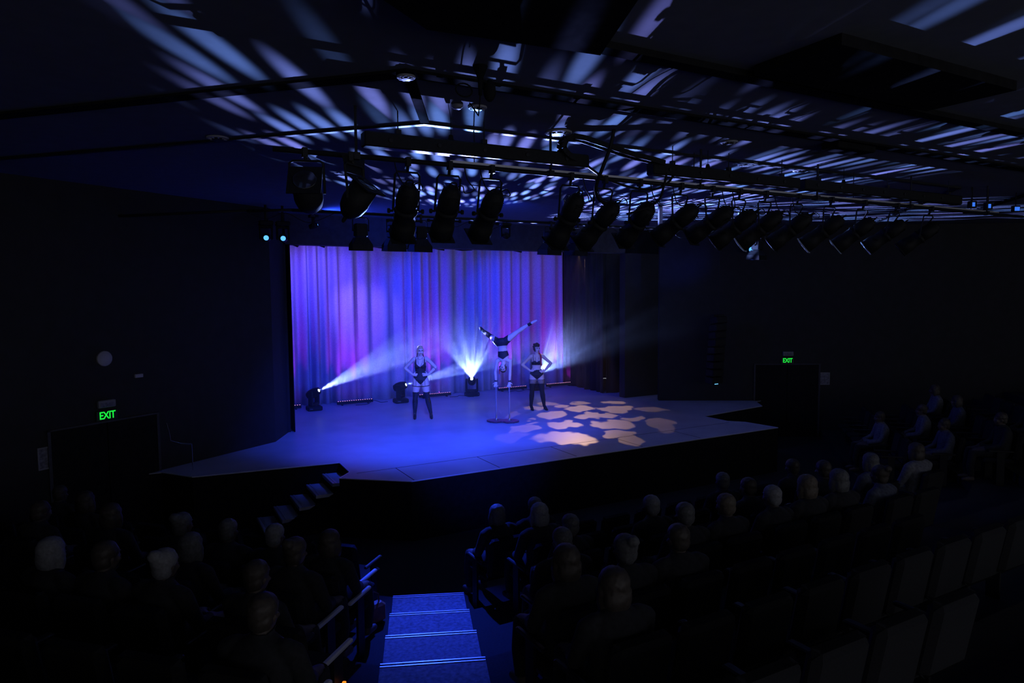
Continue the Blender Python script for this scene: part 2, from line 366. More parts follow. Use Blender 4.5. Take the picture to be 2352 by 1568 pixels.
# stage platform
left = [(-0.9, 13.2), (0.3, 13.1), (0.74, 12.5), (3.14, 12.2), (3.12, 11.45), (2.86, 11.15), (3.83, 10.36)]
poly = left + [(mir(x) if x != 3.83 else 12.46, y if x != 3.83 else 10.32) for x, y in reversed(left)] + [(14.45, 15.45), (14.45, 19.4), (1.55, 19.4), (1.55, 15.45), (-0.4, 13.3)]
poly = [p for p in poly if p != (16.1, 13.2)]
poly = [(p[0], p[1]) for p in poly]
mb = MB(); mb.prism(poly, 0.0, 0.985); st = struct('trim_4', mb, M['black'], 'black front face of the raised stage')
mb = MB(); mb.prism(poly, 0.985, 1.0); struct('floor_stage', mb, M['stage'], 'grey vinyl stage floor')
mb = MB()
for a, b in zip(poly[1:13], poly[2:14]):
    mb.tube([(a[0], a[1], 0.995), (b[0], b[1], 0.995)], 0.011, 6)
struct('trim_5', mb, M['edge'], 'thin metal edge strip around the stage front')
mb = MB()
mb.box((3.2, 11.30, 0.999), (12.0, 11.315, 1.0012))
for x in (3.885, 5.47, 7.09, 8.66, 10.2): mb.box((x, 10.4, 0.999), (x + .014, 11.31, 1.0012))
struct('trim_6', mb, M['groove'], 'joint lines between the stage extension decks')

# rake: tiers of the seating, the same octagonal plan as the rings on the ceiling
DX, DY = -0.315, -0.805
def L1(k): return Vector((2.75 + DX * (k - 1), 8.19 + DY * (k - 1)))
def L2(k): return Vector((3.58 + DX * (k - 1) * .95, 7.83 + DY * (k - 1)))
mb = MB()
NT = 10
for k in range(1, NT + 1):
    a, b = L1(k), L2(k); s7 = 9.0 * .7071
    pl = [(a.x - s7, a.y + s7), (a.x, a.y), (b.x, b.y), (mir(b.x), b.y), (mir(a.x), a.y), (mir(a.x) + s7, a.y + s7), (24, -6), (-8.5, -6)]
    mb.prism(pl, 0.18 * (k - 1), 0.18 * k - .012)
struct('floor_raked', mb, M['carpet'], 'dark raked seating tiers')
for k in range(1, NT):
    a, b, c, d = L1(k), L2(k), L2(k + 1), L1(k + 1); z = .18 * k
    nm = ['lowest carpeted aisle step, brightest in the blue light', 'second carpeted aisle step up, blue lit', 'third carpeted aisle step up, blue lit', 'fourth carpeted aisle step up, fading into the dark'] 
    o = thing('aisle_step', nm[k - 1] if k <= 4 else f'dark carpeted aisle step number {k} up from the stage floor', 'step', (0, 0, 0), 0, 'aisle steps between the seating blocks')
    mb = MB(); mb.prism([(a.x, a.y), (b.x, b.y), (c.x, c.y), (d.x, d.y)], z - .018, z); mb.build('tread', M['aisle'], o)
    mb = MB(); u = (b - a).normalized(); n = Vector((-u.y, u.x))
    if n.y > 0: n = -n
    for off in (0.0, 0.045): 
        p, q = a + n * off, b + n * off
        mb.prism([(p.x, p.y), (q.x, q.y), (q.x + n.x * .016, q.y + n.y * .016), (p.x + n.x * .016, p.y + n.y * .016)], z, z + .006)
    no = mb.build('nosing', M['alu'], o)
    mb = MB(); p, q = a + n * .016, b + n * .016; mb.prism([(p.x, p.y), (q.x, q.y), (q.x + n.x * .029, q.y + n.y * .029), (p.x + n.x * .029, p.y + n.y * .029)], z, z + .003); mb.build('rubber_insert', M['groove'], no)

# stairs at the stage corner
sx = thing('stage_stairs', 'short flight of dark stairs up to the stage corner with metal nosings', 'stairs', (0, 0, 0))
for i in range(5):
    z = .82 - .164 * i; x1 = 3.12 - .28 * i
    mb = MB(); mb.box((x1 - .29, 11.5, z - .05), (x1, 12.4, z)); t_ = mb.build('tread', M['stage'], sx)
    mb = MB(); mb.box((x1 - .285, 11.5, z), (x1 - .262, 12.4, z + .006)); mb.box((x1 - .235, 11.5, z), (x1 - .212, 12.4, z + .006)); mb.build('nosing', M['alu'], t_)
mb = MB()
for y in (11.5, 12.37):
    mb = MB(); mb.add([(1.72, y, 0), (3.12, y, 0), (3.12, y, .78), (1.72, y, .1), (1.72, y + .03, 0), (3.12, y + .03, 0), (3.12, y + .03, .78), (1.72, y + .03, .1)], [(0, 1, 2, 3), (7, 6, 5, 4), (0, 4, 5, 1), (1, 5, 6, 2), (2, 6, 7, 3), (3, 7, 4, 0)]); mb.build('stringer', M['black'], sx)

# ------------------------------------------------------------------ ceiling rails, bars and ducts
def ring_pts(cx, cy, z, side=5.0):
    s7 = side * .7071
    return [(cx - s7, cy + s7, z), (cx, cy, z), (mir(cx), cy, z), (mir(cx) + s7, cy + s7, z)]
def rail(mb, pts, wd, h):                          # flat bar with mitred corners, hung under z
    P = [Vector((p[0], p[1])) for p in pts]; z = pts[0][2]; n = len(P); a = []; b = []
    for i in range(n):
        d0 = (P[i] - P[i - 1]).normalized() if i else (P[1] - P[0]).normalized()
        d1 = (P[i + 1] - P[i]).normalized() if i < n - 1 else d0
        n0 = Vector((-d0.y, d0.x)); n1 = Vector((-d1.y, d1.x)); m = (n0 + n1).normalized(); m *= wd / 2 / max(.3, m.dot(n0))
        a.append(P[i] + m); b.append(P[i] - m)
    mb.rings([[(a[i].x, a[i].y, z), (b[i].x, b[i].y, z), (b[i].x, b[i].y, z - h), (a[i].x, a[i].y, z - h)] for i in range(n)])
mb = MB(); rail(mb, ring_pts(1.96, 5.25, 5.799), .16, .022); tag(mb.build('ceiling_track', M['black']), 'wide black ceiling track, upper of the two that bend above the light bar', 'track')
mb = MB(); rail(mb, ring_pts(2.69, 6.7, 5.799, 6.5), .07, .025)
tag(mb.build('curtain_rail', M['steel']), 'thin dark ceiling rail bending just above the cable ducts', 'rail')
mb = MB(); rail(mb, [(2.02, 5.34, 5.799), (2.67, 6.64, 5.799)], .09, .02); tag(mb.build('ceiling_batten', M['black']), 'short dark ceiling batten joining the wide track to the thin rail at their corners', 'batten')
mb = MB(); mb.prism([(1.58, 3.87), (1.1, 3.5), (1.6, 2.2), (2.1, 2.2), (2.75, 3.75)], 5.6, 5.799); tag(mb.build('bulkhead', M['black']), 'black boxed bulkhead on the ceiling at the top edge of the photo', 'bulkhead')
mb = MB(); mb.box((2.76, 3.96, 5.75), (12.0, 4.09, 5.799)); tag(mb.build('ceiling_beam', M['black']), 'black ceiling beam running right from the boxed bulkhead', 'beam')
mb = MB(); mb.box((4.3, 3.1, 5.72), (6.6, 3.85, 5.799)); tag(mb.build('ceiling_panel', M['black']), 'black acoustic panel on the ceiling behind the beam', 'panel')  # black slab put where the ceiling only goes unlit

BARZ, BARY = 5.335, 6.4
bar = thing('lighting_bar', 'long black lighting bar carrying the row of big spotlights over the audience', 'bar', (1.13, BARY, BARZ))
mb = MB(); mb.cyl((0, 0, 0), (12.9, 0, 0), .024, 10); mb.build('pipe', M['steel'], bar, True)
for x in (.75, 2.9, 5.1, 7.3, 9.5, 11.7):
    mb = MB(); mb.cyl((x, 0, 0), (x, 0, 5.8 - BARZ), .014, 6); mb.box((x - .03, -.035, -.03), (x + .03, .035, .035)); mb.build('hanger', M['steel'], bar)
for i, (a, b) in enumerate(((1.945, 4.5), (5.42, 8.0), (8.1, 11.95))):
    o = thing('cable_duct', ['left end black cable duct above the lighting bar', 'middle black cable duct above the bar, right of the cable chain', 'far black cable duct above the right end of the bar'][i], 'cable duct', (a, BARY, 5.43), 0, 'cable ducts above the lighting bar')
    mb = MB(); mb.bbox((0, -.07, 0), (b - a, .07, .14), .012); mb.build('casing', M['fix'], o)
    for x in (.35, (b - a) * .5, b - a - .3):
        mb = MB(); mb.box((x - .025, -.025, .138), (x + .025, .025, .19)); mb.cyl((x, 0, .18), (x, 0, .37), .006, 6); mb.build('hanger', M['steel'], o)
    for q in range(int((b - a) / .5)):
        mb = MB(); mb.lathe([(0, .022), (.012, .022), (.014, .015)], (.25 + q * .5, -.07, .07), (0, -1, 0), 10); mb.build('socket', M['steel'], o)
o = thing('cable_tray', 'silver ladder rails of a cable tray behind the lighting bar', 'cable tray', (2.9, 6.56, 5.38))
for y in (-.03, .09): mb = MB(); mb.box((0, y, 0), (10.6, y + .012, .03)); mb.build('rail', M['alu'], o)
for x in (.3, 3.4, 6.6, 9.8): mb = MB(); mb.cyl((x, .03, .02), (x, .03, .42), .006, 6); mb.build('hanger', M['steel'], o)
# cable chain looping between the ducts
pth = [(4.30, 5.50), (4.18, 5.54), (4.12, 5.61), (4.15, 5.69), (4.25, 5.74), (4.40, 5.735), (4.6, 5.70), (4.85, 5.655), (5.1, 5.615), (5.4, 5.585), (5.55, 5.56)]
mb = MB()
def along(p, n):
    L = [0]
    for a, b in zip(p[:-1], p[1:]): L.append(L[-1] + math.dist(a, b))
    out = []
    for i in range(n):
        t = L[-1] * i / (n - 1); j = max(0, min(len(p) - 2, sum(1 for q in L if q < t) - 1)); f = (t - L[j]) / (L[j + 1] - L[j])
        out.append(tuple(p[j][k] + (p[j + 1][k] - p[j][k]) * f for k in range(len(p[0]))))
    return out
pp = along(pth, 34)
for i in range(33):
    (x0, z0), (x1, z1) = pp[i], pp[i + 1]; d = Vector((x1 - x0, 0, z1 - z0)).normalized(); nn = Vector((-d.z, 0, d.x)); c0 = Vector((x0, 6.33, z0)); c1 = Vector((x1, 6.33, z1)); g_ = (c1 - c0) * .25
    for s_ in (-.05, .05):
        yv = Vector((0, s_, 0)); mb.rings([[p + yv + nn * .03 + Vector((0, .006, 0)), p + yv + nn * .03 - Vector((0, .006, 0)), p + yv - nn * .03 - Vector((0, .006, 0)), p + yv - nn * .03 + Vector((0, .006, 0))] for p in (c0, c1)])
    mb.rings([[p + Vector((0, .05, 0)) + nn * .012, p - Vector((0, .05, 0)) + nn * .012, p - Vector((0, .05, 0)) - nn * .012, p + Vector((0, .05, 0)) - nn * .012] for p in (c0 + g_, c1 - g_)])
tag(mb.build('cable_chain', M['fix']), 'black flexible cable chain looping over between two ducts', 'cable chain')
def cable(pts, r, label, name='cable', group=None, m='fix'):
    P = [Vector(p) for p in pts]; out = []
    for i in range(len(P) - 1):                     # Catmull-Rom
        p0, p1, p2, p3 = P[max(i - 1, 0)], P[i], P[i + 1], P[min(i + 2, len(P) - 1)]
        for j in range(6):
            t = j / 6; out.append(.5 * ((2 * p1) + (p2 - p0) * t + (2 * p0 - 5 * p1 + 4 * p2 - p3) * t * t + (3 * p1 - p0 - 3 * p2 + p3) * t ** 3))
    out.append(P[-1])
    mb = MB(); mb.tube(out, r, 6); o = mb.build(name, M[m], None, True)
    if label: tag(o, label, 'cable', group)
    return o
cable([(4.62, 6.05, 5.8), (4.6, 6.1, 5.6), (4.55, 6.2, 5.35), (4.56, 6.3, 5.2), (4.66, 6.38, 5.10), (4.8, 6.42, 5.06)], .02, 'thick black cable hanging from the ceiling past the cable chain')
cable([(4.48, 6.35, 5.45), (4.75, 6.38, 5.34), (5.1, 6.4, 5.27), (5.45, 6.4, 5.26), (5.65, 6.38, 5.33), (5.75, 6.36, 5.44)], .014, 'black cable sagging under the bar between the two ducts')
cable([(5.62, 6.33, 5.46), (5.6, 6.36, 5.3), (5.55, 6.38, 5.15), (5.4, 6.4, 5.05), (5.25, 6.42, 5.0), (5.12, 6.45, 4.96)], .014, 'thick black cable dropping from the middle duct to a spotlight')

# ------------------------------------------------------------------ big profile spotlights
def profile(bx, rear, front, label, group, frame=False):
    o = thing('profile_spotlight', label, 'spotlight', (bx, BARY, BARZ), 0, group); off = Vector((bx, BARY, BARZ))
    a = Vector(rear) - off; b = Vector(front) - off; ax = (b - a).normalized(); L = (b - a).length
    side = ax.cross(Vector((0, 0, 1))).normalized(); upv = side.cross(ax)
    k = L / .62
    mb = MB(); mb.lathe([(.27 * k, .10), (.29 * k, .118), (.31 * k, .118), (.32 * k, .106), (.44 * k, .108), (.45 * k, .118), (.50 * k, .124), (.62 * k, .124), (.622 * k, .116)], a, ax, 20); mb.build('lens_tube', M['fix'], o, True)
    mb = MB(); mb.lathe([(0, .03), (.004, .06), (.03, .078), (.05, .082), (.055, .096), (.16 * k, .112), (.2 * k, .114), (.28 * k, .10)], a, ax, 20)
    for q in range(5):
        for s_ in (-1, 1):
            c = a + ax * (.07 + q * .022) + upv * (.10 * s_); mb.cyl(c - side * .06, c + side * .06, .006, 6)
    mb.build('lamp_housing', M['fix'], o, True)
    mb = MB(); q = a + ax * .015; mb.tube([q + side * .035 + ax * .02, q + side * .035 - ax * .05, q + side * .02 - ax * .068, q - side * .02 - ax * .068, q - side * .035 - ax * .05, q - side * .035 + ax * .02], .009, 6); mb.build('handle', M['fix'], o, True)
    mb = MB(); q = b - ax * .012
    mb.box((-.128, -.128, -.006), (.128, .128, .006), Matrix.Translation(q) @ Matrix((side, upv, ax)).transposed().to_4x4()); 
    mb.build('colour_frame', M['gel'] if frame else M['fix'], o)
    mb = MB(); mb.lathe([(0, .10), (.004, .098), (.006, .001)], b + ax * .001, ax, 16); mb.build('lens', M['lens'], o, True)
    pv = a + ax * (.3 * k); top = Vector((0, 0, -.10)); h = Vector((1, 0, 0)) if abs(side.x) > .5 else side
    mb = MB(); s1 = side * .128
    tp = Vector((pv.x, pv.y, 0)) * .25 + Vector((0, 0, -.10))
    if side.x < 0: s1 = -s1
    pa = [pv - s1, pv - s1 + Vector((0, 0, .03)), tp - h * .128 - Vector((0, 0, .03)), tp - h * .105, tp + h * .105, tp + h * .128 - Vector((0, 0, .03)), pv + s1 + Vector((0, 0, .03)), pv + s1]
    mb.tube(pa, .011, 6); mb.build('yoke', M['steel'], o)
    mb = MB(); mb.box((-.022, -.032, -.05), (.022, .032, .034)); mb.cyl((0, 0, -.02), tp + Vector((0, 0, .005)), .016, 8); mb.build('clamp', M['steel'], o)
    for s_ in (-1, 1):
        mb = MB(); mb.lathe([(0, .012), (.03, .012), (.031, .024), (.055, .024)], pv + s1 * s_, s1 * s_, 8); mb.build('knob', M['fix'], o)
        mb = MB(); q = a + ax * (.42 * k); mb.lathe([(0, .008), (.05, .008), (.051, .016), (.075, .016)], q + s1 * .86 * s_, s1 * s_, 8); mb.build('focus_knob', M['fix'], o)
    return o
PF = [(2.391, (2.40, 6.4, 5.104), (2.46, 6.79, 4.63)), (2.834, (2.864, 6.4, 5.114), (2.90, 6.82, 4.66)), (3.311, (3.375, 6.4, 5.103), (3.35, 6.83, 4.66)),
      (4.299, (4.404, 6.4, 5.13), (4.36, 6.83, 4.61)), (4.765, (4.921, 6.4, 5.062), (4.79, 6.91, 4.63)), (5.271, (5.438, 6.4, 5.08), (5.43, 6.92, 4.68)),
      (5.916, (6.17, 6.4, 5.094), (5.93, 6.88, 4.72)), (6.438, (6.771, 6.4, 5.098), (6.58, 6.94, 4.77)), (6.922, (7.209, 6.4, 5.081), (6.93, 6.85, 4.69)),
      (7.408, (7.70, 6.4, 5.09), (7.40, 6.85, 4.69)), (8.05, (8.3, 6.4, 5.09), (8.02, 6.84, 4.70)), (8.75, (9.0, 6.4, 5.09), (8.72, 6.84, 4.70)), (9.5, (9.72, 6.4, 5.09), (9.45, 6.84, 4.70)), (10.3, (10.5, 6.4, 5.09), (10.2, 6.84, 4.70)), (11.2, (11.4, 6.4, 5.09), (11.1, 6.84, 4.70))]
ORD = ['first', 'second', 'third', 'fourth', 'fifth', 'sixth', 'seventh', 'eighth', 'ninth', 'tenth', 'eleventh', 'twelfth', 'thirteenth', 'fourteenth', 'fifteenth']
for i, (bx, r_, f_) in enumerate(PF):
    ex = ' left of the gap in the row' if i < 3 else (' right of the gap in the row' if i < 6 else (' tilted flatter toward the stage' if i < 9 else ' in the dark right end'))
    profile(bx, r_, f_, f'{ORD[i]} profile spotlight from the left on the bar,' + ex, 'profile spotlights on the lighting bar', i in (9, 11, 12))
for i, (bx, r_, f_) in enumerate(PF[:11]):
    r_ = Vector(r_); x0 = bx + (.16 if i % 2 else -.14)
    cable([(x0, 6.4, 5.33), (x0 + .03, 6.39, 5.2), (x0 + .10, 6.38, 5.10), (r_.x + .12, 6.37, 5.06), (r_.x + .10, 6.38, 5.13), (r_.x + .02, 6.4, r_.z - .01)], .006, f'thin lamp cable looping from the bar to the {ORD[i]} profile spotlight', 'lamp_cable', 'lamp cables on the lighting bar')

def par(bx, rear, front, label, plate):
    o = thing('par_can', label, 'spotlight', (bx, BARY, BARZ), 0, 'wide par lanterns on the left end of the bar'); off = Vector((bx, BARY, BARZ))
    a = Vector(rear) - off; b = Vector(front) - off; ax = (b - a).normalized(); L = (b - a).length
    side = ax.cross(Vector((0, 0, 1))).normalized(); upv = side.cross(ax)
    mb = MB(); mb.lathe([(0, .02), (.005, .045), (.03, .075), (.09, .115), (.16, .13), (.2, .132), (.21, .128), (L, .128)], a, ax, 24); mb.build('body', M['fix'], o, True)
    mb = MB(); mb.lathe([(-.06, .012), (-.04, .02), (.005, .02)], a, ax, 8); mb.build('cable_gland', M['fix'], o)
    mw = Matrix.Translation(b) @ Matrix((side, upv, ax)).transposed().to_4x4()
    mb = MB(); mb.box((-.15, -.15, -.006), (.15, .15, .006), mw); fr = mb.build('colour_frame', M['fix'], o)
    mb = MB(); mb.lathe([(0, .11), (.004, .1), (.006, .001)], b + ax * .008, ax, 16); mb.build('lens', M['lens'], o, True)
    if plate:
        mb = MB()
        mb.add([mw @ Vector(p) for p in ((-.15, .15, .01), (.15, .15, .01), (.19, .27, .12), (-.19, .27, .12), (-.15, .155, .012), (.15, .155, .012), (.19, .275, .122), (-.19, .275, .122))], [(0, 1, 2, 3), (7, 6, 5, 4), (0, 4, 5, 1), (1, 5, 6, 2), (2, 6, 7, 3), (3, 7, 4, 0)]); mb.build('barn_door', M['fix'], o)
    pv = a + ax * (L * .55); s1 = side * .15
    if side.x < 0: s1 = -s1
    mb = MB(); tp = Vector((pv.x * .6, pv.y * .4, -.10)); mb.tube([pv - s1, pv - s1 + Vector((0, 0, .08)), tp - s1, tp - s1 * .8 + Vector((0, 0, .02)), tp + s1 * .8 + Vector((0, 0, .02)), tp + s1, pv + s1 + Vector((0, 0, .08)), pv + s1], .012, 6); mb.build('yoke', M['steel'], o)
    mb = MB(); mb.box((-.022, -.032, -.05), (.022, .032, .034)); mb.cyl((0, 0, -.02), tp + Vector((0, 0, .025)), .018, 8); mb.build('clamp', M['steel'], o)
    return o
par(1.406, (1.50, 6.60, 4.84), (1.37, 6.27, 5.06), 'leftmost lantern on the bar, a round par can with a square colour frame', False)
par(1.824, (1.80, 6.52, 4.78), (1.95, 6.34, 5.07), 'second lantern from the left, a tilted par can with one barn door', True)

# ------------------------------------------------------------------ fresnels
def fresnel(loc, tilt, label, group, first=[]):
    if not first:
        o = thing('fresnel_lantern', label, 'spotlight', loc, 0, group)
        mb = MB(); mb.bbox((-.1, -.1, -.38), (.1, .1, -.16), .02); mb.build('housing', M['fix'], o)
        mb = MB(); mb.tube([(-.13, 0, -.27), (-.13, 0, -.1), (-.1, 0, -.07), (.1, 0, -.07), (.13, 0, -.1), (.13, 0, -.27)], .01, 6); mb.cyl((-.14, 0, -.27), (-.09, 0, -.27), .016, 8); mb.cyl((.09, 0, -.27), (.14, 0, -.27), .016, 8); mb.build('yoke', M['steel'], o)
        mb = MB(); mb.box((-.022, -.03, -.08), (.022, .03, .034)); mb.build('clamp', M['steel'], o)
        mb = MB(); mb.lathe([(0, .09), (.004, .085), (.008, .001)], (0, 0, -.382), (0, 0, -1), 16); mb.build('lens', M['lens'], o, True)
        for q in range(4):
            mw = Matrix.Rotation(q * math.pi / 2, 4, 'Z'); w0, w1 = .095, .165; t = .004
            mb = MB(); P = [(-w0, -.1, -.385), (w0, -.1, -.385), (w1, -.155, -.50), (w1, -.165, -.60), (-w1, -.165, -.60), (-w1, -.155, -.50)]
            mb.add([mw @ Vector(p) for p in P] + [mw @ (Vector(p) + Vector((0, t, 0))) for p in P], [(0, 1, 2, 5), (5, 2, 3, 4), (11, 8, 7, 6), (10, 9, 8, 11), (0, 6, 7, 1), (1, 7, 8, 2), (2, 8, 9, 3), (3, 9, 10, 4), (4, 10, 11, 5), (5, 11, 6, 0)])
            mb.build('barn_door', M['fix'], o)
        first.append(o); o.rotation_euler = tilt; return o
    return dup(first[0], loc, 0, label, group, tilt)
b2 = thing('lighting_bar', 'thin lighting bar close to the fascia, bending above the stage edge', 'bar', (0, 0, 5.35))
mb = MB()
for a, b in (((-0.6, 13.0 + .4, 0), (1.6, 11.4, 0)), ((1.6, 11.4, 0), (2.2, 11.0, 0)), ((2.2, 11.0, 0), (13.0, 11.0, 0)), ((13.0, 11.0, 0), (15.2, 12.6, 0))): mb.cyl(a, b, .024, 8)
mb.build('pipe', M['steel'], b2, True)
for x in (2.6, 4.9, 7.25, 9.6, 11.9): mb = MB(); mb.box((x - .045, 10.98, 0), (x + .045, 11.02, .45)); mb.build('hanger', M['pillar'], b2)
for i, (x, lb) in enumerate(((3.28, 'leftmost of the lanterns with flared barn doors below the fascia'), (3.85, 'middle of the three left lanterns with flared barn doors below the fascia'), (4.31, 'lantern with flared barn doors right of its two neighbours, left half of the fascia'), (6.92, 'lantern with flared barn doors hanging over the right end of the lit curtain'), (7.52, 'lantern with flared barn doors just past the right end of the lit curtain'), (12.5, 'lantern with flared barn doors in the dark, far right of the others below the fascia'))):  # the far right lantern is added to carry the fascia fill
    fresnel((x, 11.0, 5.35), (R(4), 0, R(-4 + 3 * i)), lb, 'fresnel lanterns near the fascia')
for i, x in enumerate((2.35, 5.5, 8.6, 10.1)):
    cable([(x - .9, 11.0, 5.33), (x - .55, 11.01, 5.2), (x - .25, 11.0, 5.30), (x + .1, 11.0, 5.17), (x + .5, 11.0, 5.33)], .006, f'{["leftmost", "second", "third", "rightmost"][i]} thin cable draped along the bar by the fascia', 'lamp_cable', 'cables draped on the bar by the fascia')
b3 = thing('lighting_bar', 'hidden onstage lighting bar just behind the fascia', 'bar', (0, 16.6, 5.78))
mb = MB(); mb.cyl((3.0, 0, 0), (12.3, 0, 0), .024, 8); mb.build('pipe', M['steel'], b3, True)
for x in (3.4, 6.2, 9.0, 11.8): mb = MB(); mb.cyl((x, 0, 0), (x, 0, .85), .012, 6); mb.build('hanger', M['steel'], b3)
for i, (x, ty, tz) in enumerate(((3.5, 22, -14), (4.1, 20, -10), (5.5, 6, 0), (6.1, 4, 6), (7.05, 8, 0), (7.73, -4, 12), (9.4, 10, -6), (10.3, 6, 0))):
    fresnel((x, 16.6, 5.78), (R(8), R(ty), R(tz)), f'{ORD[i]} lantern from the left just showing its barn door under the fascia', 'onstage lanterns showing under the fascia')

# ------------------------------------------------------------------ moving heads
def moving_head(loc, tgt, label, group, lens='glow', hang=False, s=1.0, lr=.036):
    o = thing('moving_head', label, 'stage light', loc, 0, group)
    f = -1 if hang else 1
    mb = MB(); mb.bbox((-.19 * s, -.15 * s, min(0, f * .12 * s)), (.19 * s, .15 * s, max(0, f * .12 * s)), .02 * s); mb.build('base', M['fix'], o)
    hz = f * .46 * s; c = Vector((0, 0, hz)); d = (Vector(tgt) - (Vector(loc) + c)).normalized()
    yaw = math.atan2(d.y, d.x); sd = Vector((-math.sin(yaw), math.cos(yaw), 0)); fd = Vector((math.cos(yaw), math.sin(yaw), 0))
    mb = MB(); mb.lathe([(0, .1 * s), (.03 * s, .1 * s)], (0, 0, f * .12 * s), (0, 0, f), 16)
    for q in (-1, 1):
        mw = Matrix((fd, sd * q, Vector((0, 0, f)))).transposed().to_4x4()
        mb.bbox((-.07 * s, .13 * s, .14 * s), (.07 * s, .185 * s, .52 * s), .02 * s, mw)
    mb.bbox((-.07 * s, -.185 * s, .13 * s), (.07 * s, .185 * s, .2 * s), .02 * s, Matrix((fd, sd, Vector((0, 0, f)))).transposed().to_4x4())
    mb.build('yoke', M['fix'], o)
    mb = MB(); mb.lathe([(-.2 * s, .05 * s), (-.19 * s, .09 * s), (-.1 * s, .12 * s), (.02 * s, .125 * s), (.1 * s, .11 * s), (.15 * s, .095 * s), (.17 * s, .09 * s)], c, d, 20); hd = mb.build('head', M['fix'], o, True)
    mb = MB(); mb.lathe([(.171 * s, lr * s), (.174 * s, lr * .95 * s), (.175 * s, .001)], c, d, 16); mb.build('lens', M[lens], hd)
    mb = MB()
    for q in (-1, 1): mb.cyl(Vector((0, 0, f * .06 * s)) + sd * q * .195 * s - fd * .08 * s, Vector((0, 0, f * .06 * s)) + sd * q * .195 * s + fd * .08 * s, .012 * s, 6)
    mb.build('carry_handle', M['plastic'], o)
    return o
HL = {'a': 'floor moving head at the far left of the curtain, beam aimed right', 'b': 'floor moving head behind the left performer, beam aimed right', 'c': 'central floor moving head beaming straight up toward the audience', 'd': 'floor moving head hidden behind the right performer'}
for k in 'abcd': h = HEAD[k]; moving_head((h[0], h[1], 1.0), AIM[k], HL[k], 'moving heads on the stage floor')
moving_head((2.33, 14.2, 5.49), (1.2, 8.0, 4.3), 'left one of two small blue-lit moving heads under the fascia end', 'moving heads hung by the fascia', 'cyanlens', True, .7, .07)
moving_head((2.65, 14.2, 5.49), (1.5, 8.0, 4.3), 'right one of two small blue-lit moving heads under the fascia end', 'moving heads hung by the fascia', 'cyanlens', True, .7, .07)
moving_head((5.95, 11.0, 5.31), (6.6, 14.6, 6.0), 'small moving head on the bar by the fascia, tilted up at the ceiling', 'moving heads hung by the fascia', 'bluelens', True, .5)  # added as a source for blue on the ceiling
moving_head((3.35, 14.6, 5.70), (5.2, 14.0, 6.1), 'small moving head tilted up at the ceiling left of the curtain top', 'moving heads hung by the fascia', 'bluelens', True, .5)  # likewise put in only to explain the ceiling glow
moving_head((14.62, 13.1, 5.60), (9.0, 7.0, 4.2), 'moving head with a bright cyan lens above the dark right wing', 'moving heads hung by the fascia', 'cyanlens', True, .95, .075)
for x, y, z0, lb in ((2.33, 14.2, 5.48, 'ceiling pipe holding the left small moving head'), (2.65, 14.2, 5.48, 'ceiling pipe holding the right small moving head'), (3.35, 14.6, 5.69, 'ceiling pipe holding the upward tilted moving head'), (14.62, 13.1, 5.59, 'ceiling pipe holding the cyan moving head')):
    mb = MB(); mb.cyl((x, y, z0), (x, y, 5.8), .025, 8); tag(mb.build('pipe_stub', M['steel']), lb, 'pipe', 'pipes holding the moving heads')

# ------------------------------------------------------------------ LED bars along the curtain
for i, (x, lb) in enumerate(((2.78, 'leftmost pink LED bar, half behind the stage opening'), (4.74, 'pink LED bar right of the far left moving head'), (7.12, 'pink LED bar behind the left performer'), (9.72, 'pink LED bar behind the hand balancing canes'), (11.46, 'rightmost pink LED bar at the end of the curtain'))):
    o = thing('led_bar', lb, 'stage light', (x, 18.5, 1.0), 0, 'pink LED bars along the curtain')
    mb = MB(); mb.bbox((0, -.045, .03), (1.0, .045, .112), .008); mb.build('casing', M['fix'], o)
    mb = MB()
    for q in range(16): mb.lathe([(0, .011), (.005, .010), (.008, .001)], (.0325 + q * .0623, 0, .112), (0, 0, 1), 8)
    mb.build('led_row', M['led'], o)
    for q in (.12, .85): mb = MB(); mb.box((q, -.06, 0), (q + .03, .06, .03)); mb.build('foot', M['steel'], o)
    d = bpy.data.lights.new('led_glow', 'AREA'); d.shape = 'RECTANGLE'; d.size = .98; d.size_y = .03; d.energy = 9; d.color = (0.60, 0.015, 1.0); d.spread = R(50)
    l = bpy.data.objects.new('led_glow', d); COL.objects.link(l); l.location = (x + .5, 18.5, 1.13); aim(l, (x + .5, 18.72, 2.2)); l.parent = None
cable([(5.2, 18.3, 1.01), (5.5, 18.28, 1.01), (5.62, 18.3, 1.06), (5.72, 18.34, 1.09), (5.85, 18.36, 1.05), (5.95, 18.4, 1.01), (6.15, 18.42, 1.01)], .008, 'loose black cable humped on the floor beside the left LED bar', 'floor_cable')
cable([(8.0, 18.3, 1.01), (8.2, 18.25, 1.01), (8.3, 18.28, 1.03), (8.45, 18.25, 1.01), (8.6, 17.95, 1.01)], .008, 'loose black cable on the floor left of the central moving head', 'floor_cable')
cable([(9.9, 18.2, 1.01), (10.1, 18.15, 1.05), (10.3, 18.2, 1.01), (10.5, 18.1, 1.06), (10.7, 18.2, 1.01)], .008, 'tangled black cable on the floor behind the right performer', 'floor_cable')

